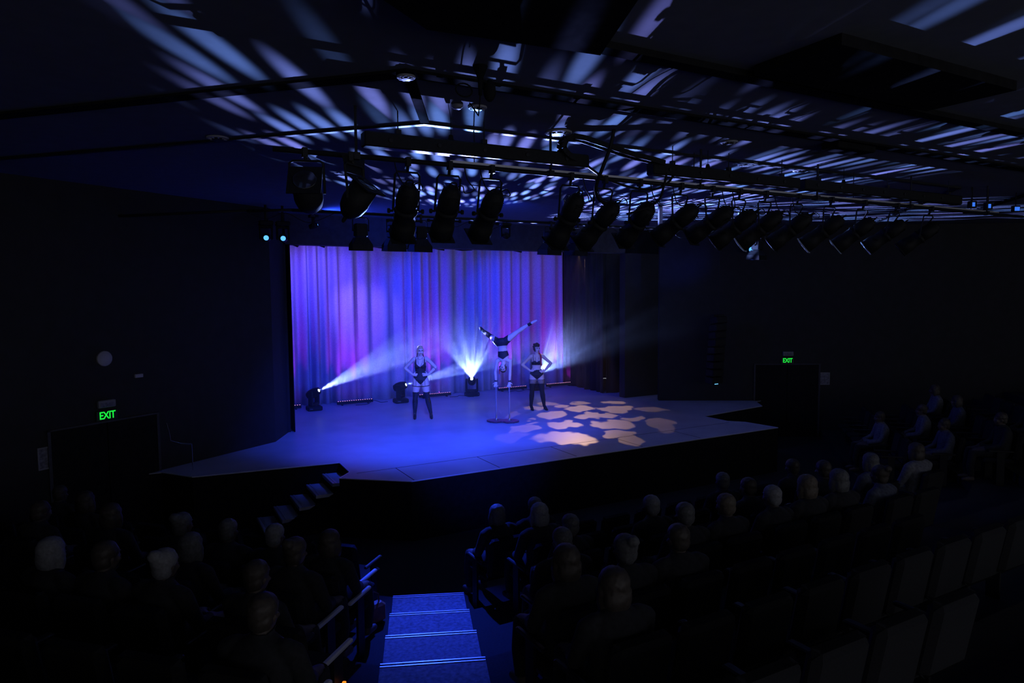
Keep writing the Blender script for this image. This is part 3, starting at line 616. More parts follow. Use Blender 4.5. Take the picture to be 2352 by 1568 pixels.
# ------------------------------------------------------------------ curtain and wing drapes
def drape(name, p0, p1, z0, z1, folds, depth, m, seed, label):
    rr = random.Random(seed); p0 = Vector((*p0, 0)); p1 = Vector((*p1, 0)); L = (p1 - p0).length; d = (p1 - p0) / L; n = Vector((-d.y, d.x, 0))
    N = int(L * 42); ph = 0; prof = []; f = rr.uniform(.7, 1.3); amp = 1
    for i in range(N + 1):
        s_ = i / N * L
        ph += 2 * math.pi * folds / 42 * f
        if i % 17 == 0: f = rr.uniform(.45, 1.6); amp = rr.uniform(.45, 1.25)
        prof.append(amp)
    for _ in range(4): prof = [(prof[max(i - 1, 0)] + prof[i] + prof[min(i + 1, N)]) / 3 for i in range(N + 1)]
    ph = 0; rr = random.Random(seed + 1); vals = []; f = 1
    for i in range(N + 1):
        if i % 13 == 0: f = rr.uniform(.5, 1.5)
        ph += 2 * math.pi * folds / 42 * f; v = math.sin(ph); vals.append((abs(v) ** .7 * (1 if v > 0 else -1), math.sin(ph * .37)))
    rows = 9; mb = MB(); mb.smooth = True; rs = []
    for side in (0, .012):
        for r in range(rows):
            t = r / (rows - 1); z = z0 + (z1 - z0) * t; ring = []
            for i in range(N + 1):
                a, b = vals[i]; k = depth * prof[i] * (.75 + .35 * (1 - t))
                ring.append(p0 + d * (i / N * L) + n * (a * k + b * k * .5 + side) + Vector((0, 0, z)))
            rs.append(ring)
    mb.rings(rs[:rows], False, False); o = mb.build(name, M[m], None, True)
    sm = o.modifiers.new('thick', 'SOLIDIFY'); sm.thickness = .012
    return tag(o, label, 'curtain')
drape('stage_curtain', (2.2, 19.0), (12.85, 19.0), 1.005, 5.9, 2.7, .10, 'curtain', 3, 'floor length pleated curtain across the back of the stage')
drape('wing_drape', (12.45, 19.1), (12.3, 16.55), 1.005, 5.6, 3, .05, 'drape', 5, 'black drape closing the right end of the curtain')
drape('wing_drape', (12.35, 16.5), (14.4, 16.3), 1.005, 5.6, 3, .05, 'drape', 6, 'black drape in the dark right wing')
drape('wing_drape', (1.6, 16.6), (3.0, 16.55), 1.005, 5.6, 3, .05, 'drape', 8, 'black drape in the left wing behind the opening')

# ------------------------------------------------------------------ signs and small wall things
def text_mesh(txt, size, depth):
    cu_ = bpy.data.curves.new('t', 'FONT'); cu_.body = txt; cu_.size = size; cu_.align_x = 'CENTER'; cu_.align_y = 'CENTER'; cu_.extrude = depth; cu_.offset = size * .012; cu_.space_character = .92
    o = bpy.data.objects.new('t', cu_); COL.objects.link(o); dg = bpy.context.evaluated_depsgraph_get(); dg.update()
    me = bpy.data.meshes.new_from_object(o.evaluated_get(dg)); bpy.data.objects.remove(o); return me
def on_left(x, z):                                   # a spot on the canted wall (s = distance from its inner corner)
    a = Vector((2.45, 14.62)); d = (Vector((-9.5, 7.15)) - a).normalized(); t = (x - a.x) / d.x; p = a + d * t
    return Vector((p.x, p.y, z))
angL = math.atan2(14.62 - 7.15, 2.45 + 9.5)
def wall_place(o, x, z, right): 
    p = on_left(mir(x) if right else x, z)
    o.location = (mir(p.x) if right else p.x, p.y, z); o.rotation_euler = (0, 0, -angL if right else angL)
for right, lb in ((False, 'lit green EXIT sign on the near left wall'), (True, 'lit green EXIT sign on the far right wall')):
    o = thing('exit_sign', lb, 'sign', (0, 0, 0), 0, None); wall_place(o, 15.72 if right else -.48, 2.12, right)
    mb = MB(); mb.bbox((-.17, -.05, -.08), (.17, -.002, .08), .006); mb.build('case', M['exitbox'], o)
    me = text_mesh('EXIT', .17, .002); me.transform(Matrix.Translation((0, -.053, 0)) @ Matrix.Diagonal((.80, 1, 1, 1)) @ Matrix.Rotation(R(90), 4, 'X')); me.materials.append(M['exit'])
    t_ = bpy.data.objects.new('lettering', me); COL.objects.link(t_); t_.parent = o
    o = thing('emergency_light', 'pale emergency light box above the ' + ('far right' if right else 'near left') + ' EXIT sign', 'emergency light'); wall_place(o, 15.73 if right else -.48, 2.31, right)
    mb = MB(); mb.bbox((-.14, -.07, -.06), (.14, -.002, .06), .01); mb.build('case', M['plastic'], o)
    mb = MB(); mb.box((-.11, -.075, -.045), (.11, -.07, .02)); mb.build('diffuser', M['paper'], o)
    o = thing('framed_poster', 'small framed notice on the ' + ('right wall past the far' if right else 'left wall beside the near') + ' EXIT sign', 'poster'); wall_place(o, 16.5 if right else -1.16, 1.615, right)
    mb = MB()
    for a, b in (((-.24, .15), (.24, .17)), ((-.24, -.17), (.24, -.15)), ((-.24, -.15), (-.22, .15)), ((.22, -.15), (.24, .15))): mb.box((a[0], -.02, a[1]), (b[0], -.002, b[1]))
    mb.build('frame', M['plastic'], o)
    mb = MB(); mb.box((-.22, -.01, -.15), (.22, -.004, .15)); mb.build('sheet', M['paper'], o)
    o = thing('door_1' if not right else 'door_2', None, None); o['kind'] = 'structure'; wall_place(o, 15.72 if right else -.48, 0, right)
    mb = MB(); mb.box((-.85, -.03, 0), (-.01, -.004, 2.0)); mb.box((.01, -.03, 0), (.85, -.004, 2.0)); mb.build('door_leaf', M['black'], o)
    mb = MB(); mb.box((-.9, -.035, 0), (-.855, -.004, 2.03)); mb.box((.855, -.035, 0), (.9, -.004, 2.03)); mb.box((-.9, -.035, 2.002), (.9, -.004, 2.03)); mb.build('door_frame', M['header'], o)
o = thing('wall_speaker', 'round pale wall speaker high above the near EXIT sign', 'speaker'); wall_place(o, -.468, 3.04, False)
mb = MB(); mb.lathe([(.002, .125), (.03, .125), (.035, .118)], (0, 0, 0), (0, -1, 0), 20); mb.build('rim', M['plastic'], o)
mb = MB(); mb.lathe([(.0355, .115), (.045, .08), (.05, .001)], (0, 0, 0), (0, -1, 0), 20); mb.build('grille', M['pillar'], o)
o = thing('thermostat', 'tiny pale box on the left wall right of the round speaker', 'wall box'); wall_place(o, .006, 2.70, False)
mb = MB(); mb.bbox((-.07, -.04, -.03), (.07, -.002, .03), .006); mb.build('case', M['pillar'], o)

# round ceiling fittings
def downlight(x, y, r, label, z=5.8, m='pillar', kind='ceiling_speaker'):
    o = thing(kind, label, 'ceiling fitting', (x, y, z), 0, 'round fittings on the ceiling')
    mb = MB(); mb.lathe([(.002, r), (.014, r), (.022, r * .86), (.012, r * .72)], (0, 0, 0), (0, 0, -1), 24); mb.build('rim', M[m], o, True)
    mb = MB(); mb.lathe([(.003, r * .6), (.03, r * .5), (.034, .001)], (0, 0, 0), (0, 0, -1), 20); mb.build('grille', M['steel'], o)
    mb = MB()
    for q in range(8): a = q * math.pi / 4; mb.box((-.008, r * .35, .016), (.008, r * .8, .026), Matrix.Rotation(a, 4, 'Z') @ Matrix.Diagonal((1, 1, -1, 1)))
    mb.build('spokes', M[m], o)
downlight(1.97, 5.28, .075, 'round vent at the corner bend of the wide ceiling track', 5.776)
downlight(2.91, 5.91, .09, 'round ceiling speaker near the corner of the thin rail, beside an oval fitting')
downlight(4.145, 6.42, .15, 'large round ceiling vent above the cable chain')
downlight(6.2, 5.91, .10, 'round ceiling fitting right of the cable chain, among the streaks')
downlight(7.5, 6.8, .14, 'large round ceiling vent over the middle duct end')
downlight(8.6, 6.8, .12, 'round ceiling vent over the far duct')
downlight(.89, 8.36, .12, 'round ceiling vent with blue glints on the dark left ceiling')
o = thing('smoke_detector', 'small oval detector left of the round ceiling speaker', 'detector', (2.71, 5.93, 5.8)); mb = MB(); mb.lathe([(.002, .055), (.02, .055), (.04, .035), (.042, .001)], (0, 0, 0), (0, 0, -1), 16); mb.build('body', M['plastic'], o, True)
o = thing('projector_mount', 'dark lamp and wire bundle hanging on a ceiling bracket near the top', 'ceiling lamp', (2.42, 4.86, 5.8))
mb = MB(); mb.lathe([(0, .06), (.10, .02), (.22, .014)], (0, 0, 0), (0, 0, -1), 10); mb.build('bracket', M['black'], o)
mb = MB(); mb.ell((.09, .02, -.17), (.05, .05, .085)); mb.cyl((0, 0, -.10), (.09, .02, -.12), .012, 6); mb.build('lamp_head', M['black'], o, True)
mb = MB(); mb.tube([(-.14 + .07 * math.cos(t), .0, -.2 + .05 * math.sin(t)) for t in [q * math.pi / 8 for q in range(17)]], .006, 6); mb.build('ring', M['black'], o)
mb = MB(); mb.tube([(0, 0, -.2), (.0, .02, -.3), (.03, .1, -.35), (.05, .3, -.2)], .005, 6); mb.build('wire', M['black'], o)
for x, y in ((2.85, 6.4), (6.35, 6.4), (9.0, 6.4)):
    mb = MB(); mb.lathe([(0, .003), (.17, .003), (.171, .02), (.22, .03), (.221, .004)], (x, y, 5.8), (0, 0, -1), 8)
    tag(mb.build('suspension_wire', M['black']), {2.85: 'suspension wire holding the left duct', 6.35: 'suspension wire holding the middle duct', 9.0: 'suspension wire holding the far duct'}[x], 'wire', 'suspension wires')
o = thing('junction_box', 'flat black box on the ceiling by the wide track at the right', 'box', (7.6, 5.35, 5.8)); mb = MB(); mb.bbox((-.35, -.12, -.09), (.35, .12, 0), .01); mb.build('case', M['black'], o)
for i, x in enumerate((12.74, 13.25, 14.19)):
    o = thing('blue_screen', ['small blue lit panel, leftmost of three at the far right', 'small blue lit panel, middle of three at the far right', 'small blue lit panel, rightmost of three at the far right'][i], 'light', (x, 6.6, 5.5), R(150), 'blue lit panels at the far right')
    mb = MB(); mb.bbox((-.06, -.03, -.06), (.06, .05, .06), .006); mb.cyl((0, .01, .05), (0, .01, .30), .008, 6); mb.build('case', M['fix'], o)
    mb = MB(); mb.box((-.025 if i < 2 else -.045, .0505, -.035), (.02 if i < 2 else .045, .053, .035)); mb.build('screen', M['screen'], o)

mb = MB(); mb.tube([(.778, 13.0, 1.0), (.776, 13.0, 1.16), (.774, 13.0, 1.46)], .011, 6); mb.tube([(.40, 13.02, 1.86), (.43, 13.02, 1.71), (.452, 13.01, 1.55), (.60, 13.0, 1.49), (.774, 13.0, 1.46)], .011, 6)
tag(mb.build('handrail', M['chrome']), 'thin curved metal handrail glinting at the dark left corner of the stage', 'handrail')
o = thing('seat_light', 'tiny lit orange light on a row end seat at the bottom edge', 'light', (1.19, 4.655, 1.30), R(-30)); mb = MB(); mb.bbox((-.013, -.013, -.012), (.013, .012, .012), .003); mb.build('lamp', M['marker'], o)
# line array speaker in the right wing
o = thing('line_array', 'curved hanging line array speaker in the dark right wing', 'speaker', (13.75, 13.4, 0))
for i in range(9):
    z = 3.26 - i * .2; t = i / 8
    mw = Matrix.Translation((-.02 * i, -.03 * t, z)) @ Matrix.Rotation(R(-10 + 14 * t), 4, 'X')
    mb = MB(); mb.bbox((-.2, -.14, -.09), (.2, .14, .09), .015, mw); c = mb.build('cabinet', M['fix'], o)
    mb = MB(); mb.box((-.18, -.146, -.07), (.18, -.1405, .07), mw); mb.build('grille', M['steel'], c)
mb = MB(); mb.box((-.19, -.02, 3.36), (.19, .02, 3.42)); mb.cyl((0, 0, 3.4), (0, 0, 5.8), .01, 6); mb.build('fly_bar', M['steel'], o)
mb = MB(); mb.box((-.26, -.16, 1.56), (-.14, -.15, 1.66)); mb.build('status_light', M['bluelens'], o)

# ------------------------------------------------------------------ figures
def shell(src, name, pred, off, m, parent, thick=.004):   # garment: the body surface inside a region, pushed outward
    bm = bmesh.new(); bm.from_mesh(src.data)
    bmesh.ops.delete(bm, geom=[f for f in bm.faces if not pred(f.calc_center_median())], context='FACES')
    bm.normal_update()
    for v in bm.verts: v.co += v.normal * off
    me = bpy.data.meshes.new(name); bm.to_mesh(me); bm.free()
    me.materials.clear(); me.materials.append(m)
    for p in me.polygons: p.use_smooth = True; p.material_index = 0
    o = bpy.data.objects.new(name, me); COL.objects.link(o); o.parent = parent
    s_ = o.modifiers.new('thick', 'SOLIDIFY'); s_.thickness = thick; s_.offset = -1 if off > thick else 1
    return o
PROF = [(.00, .055, .065, 0), (.035, .135, .095, .012), (.10, .172, .112, .018), (.17, .158, .104, .006), (.265, .118, .084, -.005), (.36, .126, .092, -.008), (.44, .142, .112, -.026), (.50, .146, .104, -.014), (.565, .135, .084, 0), (.605, .10, .066, .004), (.635, .06, .054, 0), (.70, .05, .05, -.012)]
def spine_at(P, right, t):
    n = len(P) - 1; f = max(0, min(n - 1e-6, t * n)); i = int(f); return P[i] + (P[i + 1] - P[i]) * (f - i)
def torso(mb, base, up, right, sc=1.0, wid=1.0):          # rings from crotch to neck along up
    base, up, right = Vector(base), Vector(up).normalized(), Vector(right).normalized(); 
    fwd = right.cross(up) * 1.0
    rs = []
    for h, rx, ry, oy in PROF:
        c = base + up * h * sc + fwd * oy * sc
        rs.append([c + right * rx * wid * sc * math.cos(2 * math.pi * k / 20) + fwd * ry * sc * math.sin(2 * math.pi * k / 20) for k in range(20)])
    mb.rings(rs)
    return fwd
def in_torso(p, base, up, right, sc, wid, k=1.25):
    d = p - Vector(base); h = d.dot(up) / sc; fwd = right.cross(up)
    if h < -.02 or h > .72: return None
    for a, b in zip(PROF[:-1], PROF[1:]):
        if a[0] <= h <= b[0] or (h < 0 and a[0] == 0):
            t = max(0, (h - a[0]) / (b[0] - a[0])); rx = (a[1] + (b[1] - a[1]) * t) * wid * sc; ry = (a[2] + (b[2] - a[2]) * t) * sc; oy = (a[3] + (b[3] - a[3]) * t) * sc
            x = d.dot(right); y = d.dot(fwd) - oy
            return (h, x / sc, y / sc) if (x / (rx + .02)) ** 2 + (y / (ry + .02)) ** 2 < k else None
    return None
def head(mb, c, rot, s=1.0):                              # rot: head frame (x right, -y face, z up) -> figure
    c = Vector(c); T = lambda p: c + rot @ (Vector(p) * s)
    mb.ell(c + rot @ (Vector((0, .012, .03)) * s), (.074 * s, .094 * s, .088 * s), 18, rot)
    mb.ell(T((0, -.018, -.035)), (.058 * s, .068 * s, .082 * s), 16, rot)
    mb.ell(T((0, -.055, -.095)), (.024 * s, .022 * s, .02 * s), 10, rot)       # chin
    mb.tube([T((0, -.082, .022)), T((0, -.096, -.005)), T((0, -.106, -.026))], [.009 * s, .012 * s, .014 * s], 8, True)   # nose
    mb.ell(T((0, -.082, -.062)), (.024 * s, .012 * s, .012 * s), 10, rot)      # mouth
    for q in (-1, 1):
        mb.ell(T((.076 * q, .008, -.012)), (.009 * s, .02 * s, .032 * s), 10, rot)   # ears
        mb.ell(T((.034 * q, -.078, .03)), (.022 * s, .014 * s, .009 * s), 8, rot)    # brows
        mb.ell(T((.045 * q, -.062, -.03)), (.02 * s, .02 * s, .018 * s), 8, rot)     # cheeks
def face(o, c, rot, s=1.0):
    c = Vector(c); T = lambda p: c + rot @ (Vector(p) * s)
    for q in (-1, 1):
        mb = MB(); mb.ell(T((.032 * q, -.084, .010)), (.017 * s, .008 * s, .008 * s), 10, rot); mb.build('eye', M['eye'], o, True)
    mb = MB(); mb.ell(T((0, -.091, -.062)), (.023 * s, .008 * s, .009 * s), 10, rot); mb.build('lips', M['lips'], o, True)
def hand(mb, wrist, tip, palm_n, thumb_side, spread=1.0, curl=.25):
    w, t = Vector(wrist), Vector(tip); d = (t - w).normalized(); n = Vector(palm_n).normalized(); n = (n - d * n.dot(d)).normalized(); s_ = d.cross(n) * thumb_side
    rs = []
    for q, hw, th in ((0, .024, .02), (.03, .034, .019), (.07, .04, .016), (.092, .038, .013)):
        c = w + d * q; rs.append([c + s_ * hw * math.cos(2 * math.pi * k / 12) + n * th * math.sin(2 * math.pi * k / 12) for k in range(12)])
    mb.rings(rs)
    for i, (off, L) in enumerate(((.030, .066), (.010, .075), (-.010, .07), (-.029, .056))):
        a = w + d * .085 + s_ * off; dd = (d + s_ * off * 4 * spread).normalized()
        mb.tube([a, a + dd * L * .45 + n * curl * .012, a + dd * L * .78 + n * curl * .034, a + dd * L * .95 + n * curl * .055], [.0098, .0092, .0084, .0075], 8, True)
    a = w + d * .03 + s_ * .028
    mb.tube([a, a + d * .02 + s_ * .03 + n * .004, a + d * .045 + s_ * .045 + n * .008], [.0125, .0108, .009], 8, True)
def limb(mb, pts, rad): mb.tube(pts, rad, 14, True)
def mids(a, b, fs): a, b = Vector(a), Vector(b); return [a + (b - a) * f for f in fs]

def standing(name, label, loc, rz, z0, J, sc, headrot, skin='skin'):
    o = thing(name, label, 'person', loc, rz)
    mb = MB(); up = Vector((0, 0, 1)); rt = Vector((1, 0, 0)); base = Vector((0, 0, z0))
    torso(mb, base, up, rt, sc)
    hc = Vector(J['head']); head(mb, hc, headrot, sc)
    limb(mb, [base + up * .60 * sc, Vector((0, -.004, base.z + .66 * sc)), hc + Vector((0, .015, -.05))], [.058 * sc, .05 * sc, .05 * sc])
    for s_, k in ((-1, 'l'), (1, 'r')):
        sh, el, wr, tip = (Vector(J[q + k]) for q in ('sh', 'el', 'wr', 'ti'))
        limb(mb, [sh + Vector((-s_ * .06, 0, .02)), sh] + mids(sh, el, (.25, .6, .92)) + [el], [x * sc for x in (.05, .054, .047, .042, .037, .035)])
        limb(mb, [el] + mids(el, wr, (.25, .6, .9)) + [wr], [x * sc for x in (.036, .039, .034, .026, .024)])
        hand(mb, wr, tip, J['palm' + k], J['thumb' + k], 1.3, .3)
        hp, kn, an, toe = (Vector(J[q + k]) for q in ('hp', 'kn', 'an', 'to'))
        limb(mb, [hp + Vector((0, 0, .05))] + mids(hp, kn, (0, .3, .65, .9)) + [kn], [x * sc for x in (.095, .108, .10, .079, .063, .059)])
        limb(mb, [kn] + mids(kn, an, (.12, .3, .6, .88)) + [an], [x * sc for x in (.057, .058, .063, .053, .040, .037)])
        mb.ell(hp + Vector((s_ * .0, .035, .02)), (.085 * sc, .075 * sc, .09 * sc))
        ball = an + (toe - an) * .68; ball.z = .022
        limb(mb, [an + Vector((0, .02, -.01)), an + (toe - an) * .35 + Vector((0, 0, -.012)), ball, toe + Vector((0, 0, .006))], [x * sc for x in (.034, .036, .034, .02)])
    for s_ in (-1, 1): mb.ell(base + Vector((s_ * .066 * sc, -.085 * sc, .435 * sc)), (.058 * sc, .055 * sc, .055 * sc))
    b = remeshed(mb, 'body', M[skin], .0075, o, 5)
    return o, b, base, up, rt
def boots(o, b, J, ztop, m, sc, name='boot', sole=True):
    for k in 'lr':
        kn, an, toe, hp = (Vector(J[q + k]) for q in ('kn', 'an', 'to', 'hp')); sgn = -1 if k == 'l' else 1
        bt = shell(b, name, lambda p: p.z < ztop and (p.x * sgn > -.005), .006, M[m], o)
        if sole:
            hl = an + Vector((0, .035, 0)); mb = MB(); mb.tube([(hl.x, hl.y, hl.z - .03), (hl.x, hl.y + .004, hl.z * .5), (hl.x, hl.y, .0)], [.024, .012, .008], 8); mb.build('heel', M[m], bt)
            ball = an + (toe - an) * .68; mb = MB(); mb.tube([(an.x, an.y + .03, an.z - .045), (ball.x, ball.y, .006), (toe.x, toe.y, .007)], [.02, .03, .018], 8, True); mb.build('sole', M[m], bt)
def straps(o, pts, r, name, m):
    mb = MB(); mb.tube(pts, r, 6, True); return mb.build(name, M[m], o, True)

Rz = lambda a: Matrix.Rotation(R(a), 3, 'Z')
Rx = lambda a: Matrix.Rotation(R(a), 3, 'X')
# left performer: hands on hips, bodysuit, garters and tall shiny boots
JA = dict(head=(.005, -.012, 1.655), shl=(-.16, .005, 1.455), shr=(.165, .005, 1.455), ell=(-.375, .045, 1.235), elr=(.37, .045, 1.245), wrl=(-.185, -.075, 1.09), wrr=(.19, -.075, 1.085),
          til=(-.02, -.125, 1.075), tir=(.06, -.125, 1.09), palml=(0, 1, -.2), palmr=(0, 1, -.2), thumbl=1, thumbr=-1,
          hpl=(-.09, 0, .93), hpr=(.09, 0, .93), knl=(-.135, -.015, .52), knr=(.155, -.015, .52), anl=(-.155, .02, .125), anr=(.235, .02, .125), tol=(-.15, -.135, .012), tor=(.26, -.13, .012))
oA, bA, base, up, rt = standing('person', 'woman with blonde braids and tall shiny black boots, standing hands on hips at left', (6.02, 15.52, 1.0), R(-24), .865, JA, 1.0, Rz(12) @ Rx(-2))
face(oA, JA['head'], Rz(12) @ Rx(-2))
def prA(p):
    bust = 1.19 < p.z < 1.40 and abs(p.x) < .128 and p.y < 0
    q = in_torso(p, base, up, rt, 1.0, 1.0, 4.0 if bust else 1.15)
    if q is None: return False
    h, x, y = q; ax = abs(x)
    if h < .0 + ax * 1.15 - .03: return False
    return h < (.405 + ax * .9 if y > 0 else .42) and h < .52 and not (h > .42 and ax > .128)
shell(bA, 'bodysuit', prA, .005, M['suit'], oA)
for s_ in (-1, 1):
    straps(oA, [(s_ * .095, -.118, 1.33), (s_ * .10, -.108, 1.40), (s_ * .105, -.078, 1.47), (s_ * .105, -.01, 1.512), (s_ * .10, .058, 1.47), (s_ * .08, .088, 1.32)], .006, 'shoulder_strap', 'suit')
    straps(oA, [(s_ * .02, -.118, 1.27), (s_ * .05, -.10, 1.40), (s_ * .055, -.045, 1.49)], .004, 'neck_strap', 'suit')
    straps(oA, [(s_ * .105, -.105, .95), (s_ * .11, -.1, .82)], .006, 'garter_strap', 'suit')
    c = (-.10 if s_ < 0 else .105); mb = MB(); mb.tube([(c + .102 * math.cos(t), -.005 + .10 * math.sin(t), .805 + .01 * math.cos(t) * s_) for t in [q * math.pi / 10 for q in range(21)]], .009, 6); mb.build('garter', M['suit'], oA, True)
mb = MB(); e = Vector(JA['elr']); w_ = Vector(JA['wrr']); q = e + (w_ - e) * .18; d_ = (w_ - e).normalized(); mb.cyl(q - d_ * .006, q + d_ * .006, .041, 14); mb.build('arm_band', M['suit'], oA)
boots(oA, bA, JA, .66, 'patent', 1.0)
hc = Vector(JA['head']); hr = Rz(12) @ Rx(-2)
def hairpred(hc, hr, line=.055, back=.0):
    inv = hr.transposed()
    def f(p):
        q = inv @ (p - hc)
        return abs(q.x) < .1 and -.07 < q.z < .14 and (q.z > line + q.y * -.55 * 0 + (.0 if q.y < -.03 else -.12)) and (q.y > -.078 or q.z > line + .018) and q.length < .16
    return f
hA = shell(bA, 'hair', hairpred(hc, hr), .009, M['blond'], oA, .006)
for i, x in enumerate((-.045, -.015, .015, .045)):
    mb = MB(); mb.tube([hc + hr @ Vector((x * .9, -.072, .075)), hc + hr @ Vector((x, -.025, .128 - abs(x) * .35)), hc + hr @ Vector((x, .05, .128 - abs(x) * .3)), hc + hr @ Vector((x, .105, .06)), hc + hr @ Vector((x * .8, .11, -.02))], [.006, .009, .010, .010, .008], 8, True); mb.build('cornrow', M['blond'], hA, True)
for s_ in (-1, 1):
    mb = MB(); pts = [hc + hr @ Vector((s_ * .06, .06, -.03)), hc + hr @ Vector((s_ * .075, .03, -.12)), Vector((s_ * .10, -.02, 1.47)), Vector((s_ * .105, -.085, 1.40)), Vector((s_ * .10, -.115, 1.30))]
    mb.tube(along([tuple(p) for p in pts], 22), [.012 + .003 * (q % 2) for q in range(22)], 8, True); mb.build('braid', M['brown'], hA, True)
mb = MB(); mb.tube([(.045 * math.cos(t), -.03 + .055 * math.sin(t) - .02, 1.50 - .045 * max(0, -math.sin(t))) for t in [q * math.pi / 10 for q in range(21)]], .004, 6); mb.build('necklace', M['chrome'], oA, True)

# right performer: dark updo with a red braid, bra, high briefs, stockings and boots
s2 = .965
JB = dict(head=(.0, -.012, 1.60), shl=(-.155, .005, 1.395), shr=(.16, .005, 1.40), ell=(-.374, .05, 1.175), elr=(.374, .05, 1.21), wrl=(-.165, -.07, 1.03), wrr=(.205, -.07, 1.035),
          til=(.0, -.125, 1.04), tir=(.075, -.125, 1.0), palml=(0, 1, 0), palmr=(0, 1, 0), thumbl=1, thumbr=-1,
          hpl=(-.085, 0, .89), hpr=(.085, 0, .89), knl=(-.125, -.015, .50), knr=(.135, -.015, .50), anl=(-.15, .02, .12), anr=(.19, .02, .12), tol=(-.11, -.135, .012), tor=(.26, -.12, .012))
rB = Rz(28) @ Rx(-2)
oB, bB, baseB, up, rt = standing('person', 'woman with dark updo and red braid, standing hands on hips at right in stockings', (9.06, 15.1, 1.0), R(-26), .83, JB, s2, rB)
face(oB, JB['head'], rB, s2)
def prB(lo, hi, neck):
    def f(p):
        bust = 1.14 < p.z < 1.34 and abs(p.x) < .125 and p.y < 0
        q = in_torso(p, baseB, up, rt, s2, 1.0, 4.0 if bust else 1.15)
        if q is None: return False
        h, x, y = q; ax = abs(x)
        return h > lo(ax) and h < hi(ax, y) and not (h > .44 and ax > .125)
    return f
shell(bB, 'briefs', prB(lambda a: -.03 + a * .85, lambda a, y: .235, 0), .005, M['suit'], oB)
shell(bB, 'bra', prB(lambda a: .365, lambda a, y: (.44 + .035 * math.cos((a - .066) * 26)) if y > 0 else .41, 0), .005, M['suit'], oB)
for s_ in (-1, 1):
    straps(oB, [(s_ * .08, -.118, 1.28), (s_ * .09, -.102, 1.34), (s_ * .095, -.072, 1.41), (s_ * .095, -.01, 1.452), (s_ * .09, .058, 1.41), (s_ * .07, .085, 1.24)], .005, 'shoulder_strap', 'suit')
    straps(oB, [(s_ * .015, -.10, 1.25), (s_ * .04, -.085, 1.36), (s_ * .045, -.03, 1.435)], .004, 'neck_strap', 'suit')
    for i in range(3):
        hp, kn = Vector(JB['hpl' if s_ < 0 else 'hpr']), Vector(JB['knl' if s_ < 0 else 'knr']); q = hp + (kn - hp) * (.25 + .09 * i); rr = .104 - .003 * i
        mb = MB(); mb.tube([(q.x + rr * math.cos(t), q.y + rr * math.sin(t), q.z) for t in [k * math.pi / 10 for k in range(21)]], .008, 6); mb.build('stocking_band', M['suit'], oB, True)
boots(oB, bB, JB, .70, 'suede', s2, 'boot')
hc = Vector(JB['head']); hB = shell(bB, 'hair', hairpred(hc, rB, .045), .012, M['brown'], oB, .008)
mb = MB()
for i, (x, y, z, r_) in enumerate(((-.03, -.05, .10, .035), (.03, -.055, .095, .036), (0, -.02, .125, .045), (-.045, .02, .11, .042), (.045, .02, .11, .042), (0, .07, .10, .045), (-.06, .04, .06, .035), (.06, .03, .06, .035))): mb.ell(hc + rB @ (Vector((x, y, z)) * s2), (r_, r_, r_ * .8), 10)
mb.build('updo', M['brown'], hB, True)
mb = MB(); pts = [hc + rB @ Vector((.05, .08, -.03)), Vector((.07, .03, 1.47)), Vector((.10, -.03, 1.43)), Vector((.105, -.095, 1.37)), Vector((.10, -.125, 1.27)), Vector((.11, -.135, 1.19))]
mb.tube(along([tuple(p) for p in pts], 26), [.020 + .005 * (q % 2) for q in range(26)], 8, True); br = mb.build('braid', M['red'], hB, True); br['label'] = 'red braid over one shoulder'

# ------------------------------------------------------------------ hand balancing canes and the acrobat
CR = R(-38)
canes = thing('balancing_canes', 'pair of steel hand balancing canes on a lacquered two-lobed base', 'balancing canes', (7.52, 14.1, 1.0), CR)
mb = MB(); P = []
for a in range(26):
    t = 2 * math.pi * a / 26; P.append((.36 * math.cos(t) + .03 * math.cos(3 * t), (.20 + .05 * abs(math.cos(t)) - .09 * math.exp(-(math.cos(t) / .28) ** 2)) * math.sin(t)))
mb.prism(P, 0.012, .045); mb.build('base', M['base'], canes)
mb = MB(); 
for x in (-.28, .28):
    for y in (-.1, .1): mb.cyl((x, y, 0), (x, y, .014), .02, 8)
mb.build('rubber_feet', M['groove'], canes)
for x in (-.155, .16):
    mb = MB(); mb.lathe([(0, .05), (.008, .05), (.012, .022), (.03, .017), (.78, .0145), (.785, .02), (.80, .02)], (x, 0, .045), (0, 0, 1), 14); c = mb.build('cane', M['chrome'], canes, True)
    mb = MB(); mb.bbox((x - .05, -.075, .842), (x + .05, .075, .872), .008); mb.build('hand_block', M['block'], c)
oC = thing('person', 'acrobat doing a split legged handstand on the canes', 'person', (7.52, 14.1, 1.0), CR)
mb = MB(); upC = Vector((.06, .0, -1)).normalized(); rtC = Vector((-1, 0, -.06)).normalized()
baseC = Vector((-.02, 0, 1.985)); scC = .88
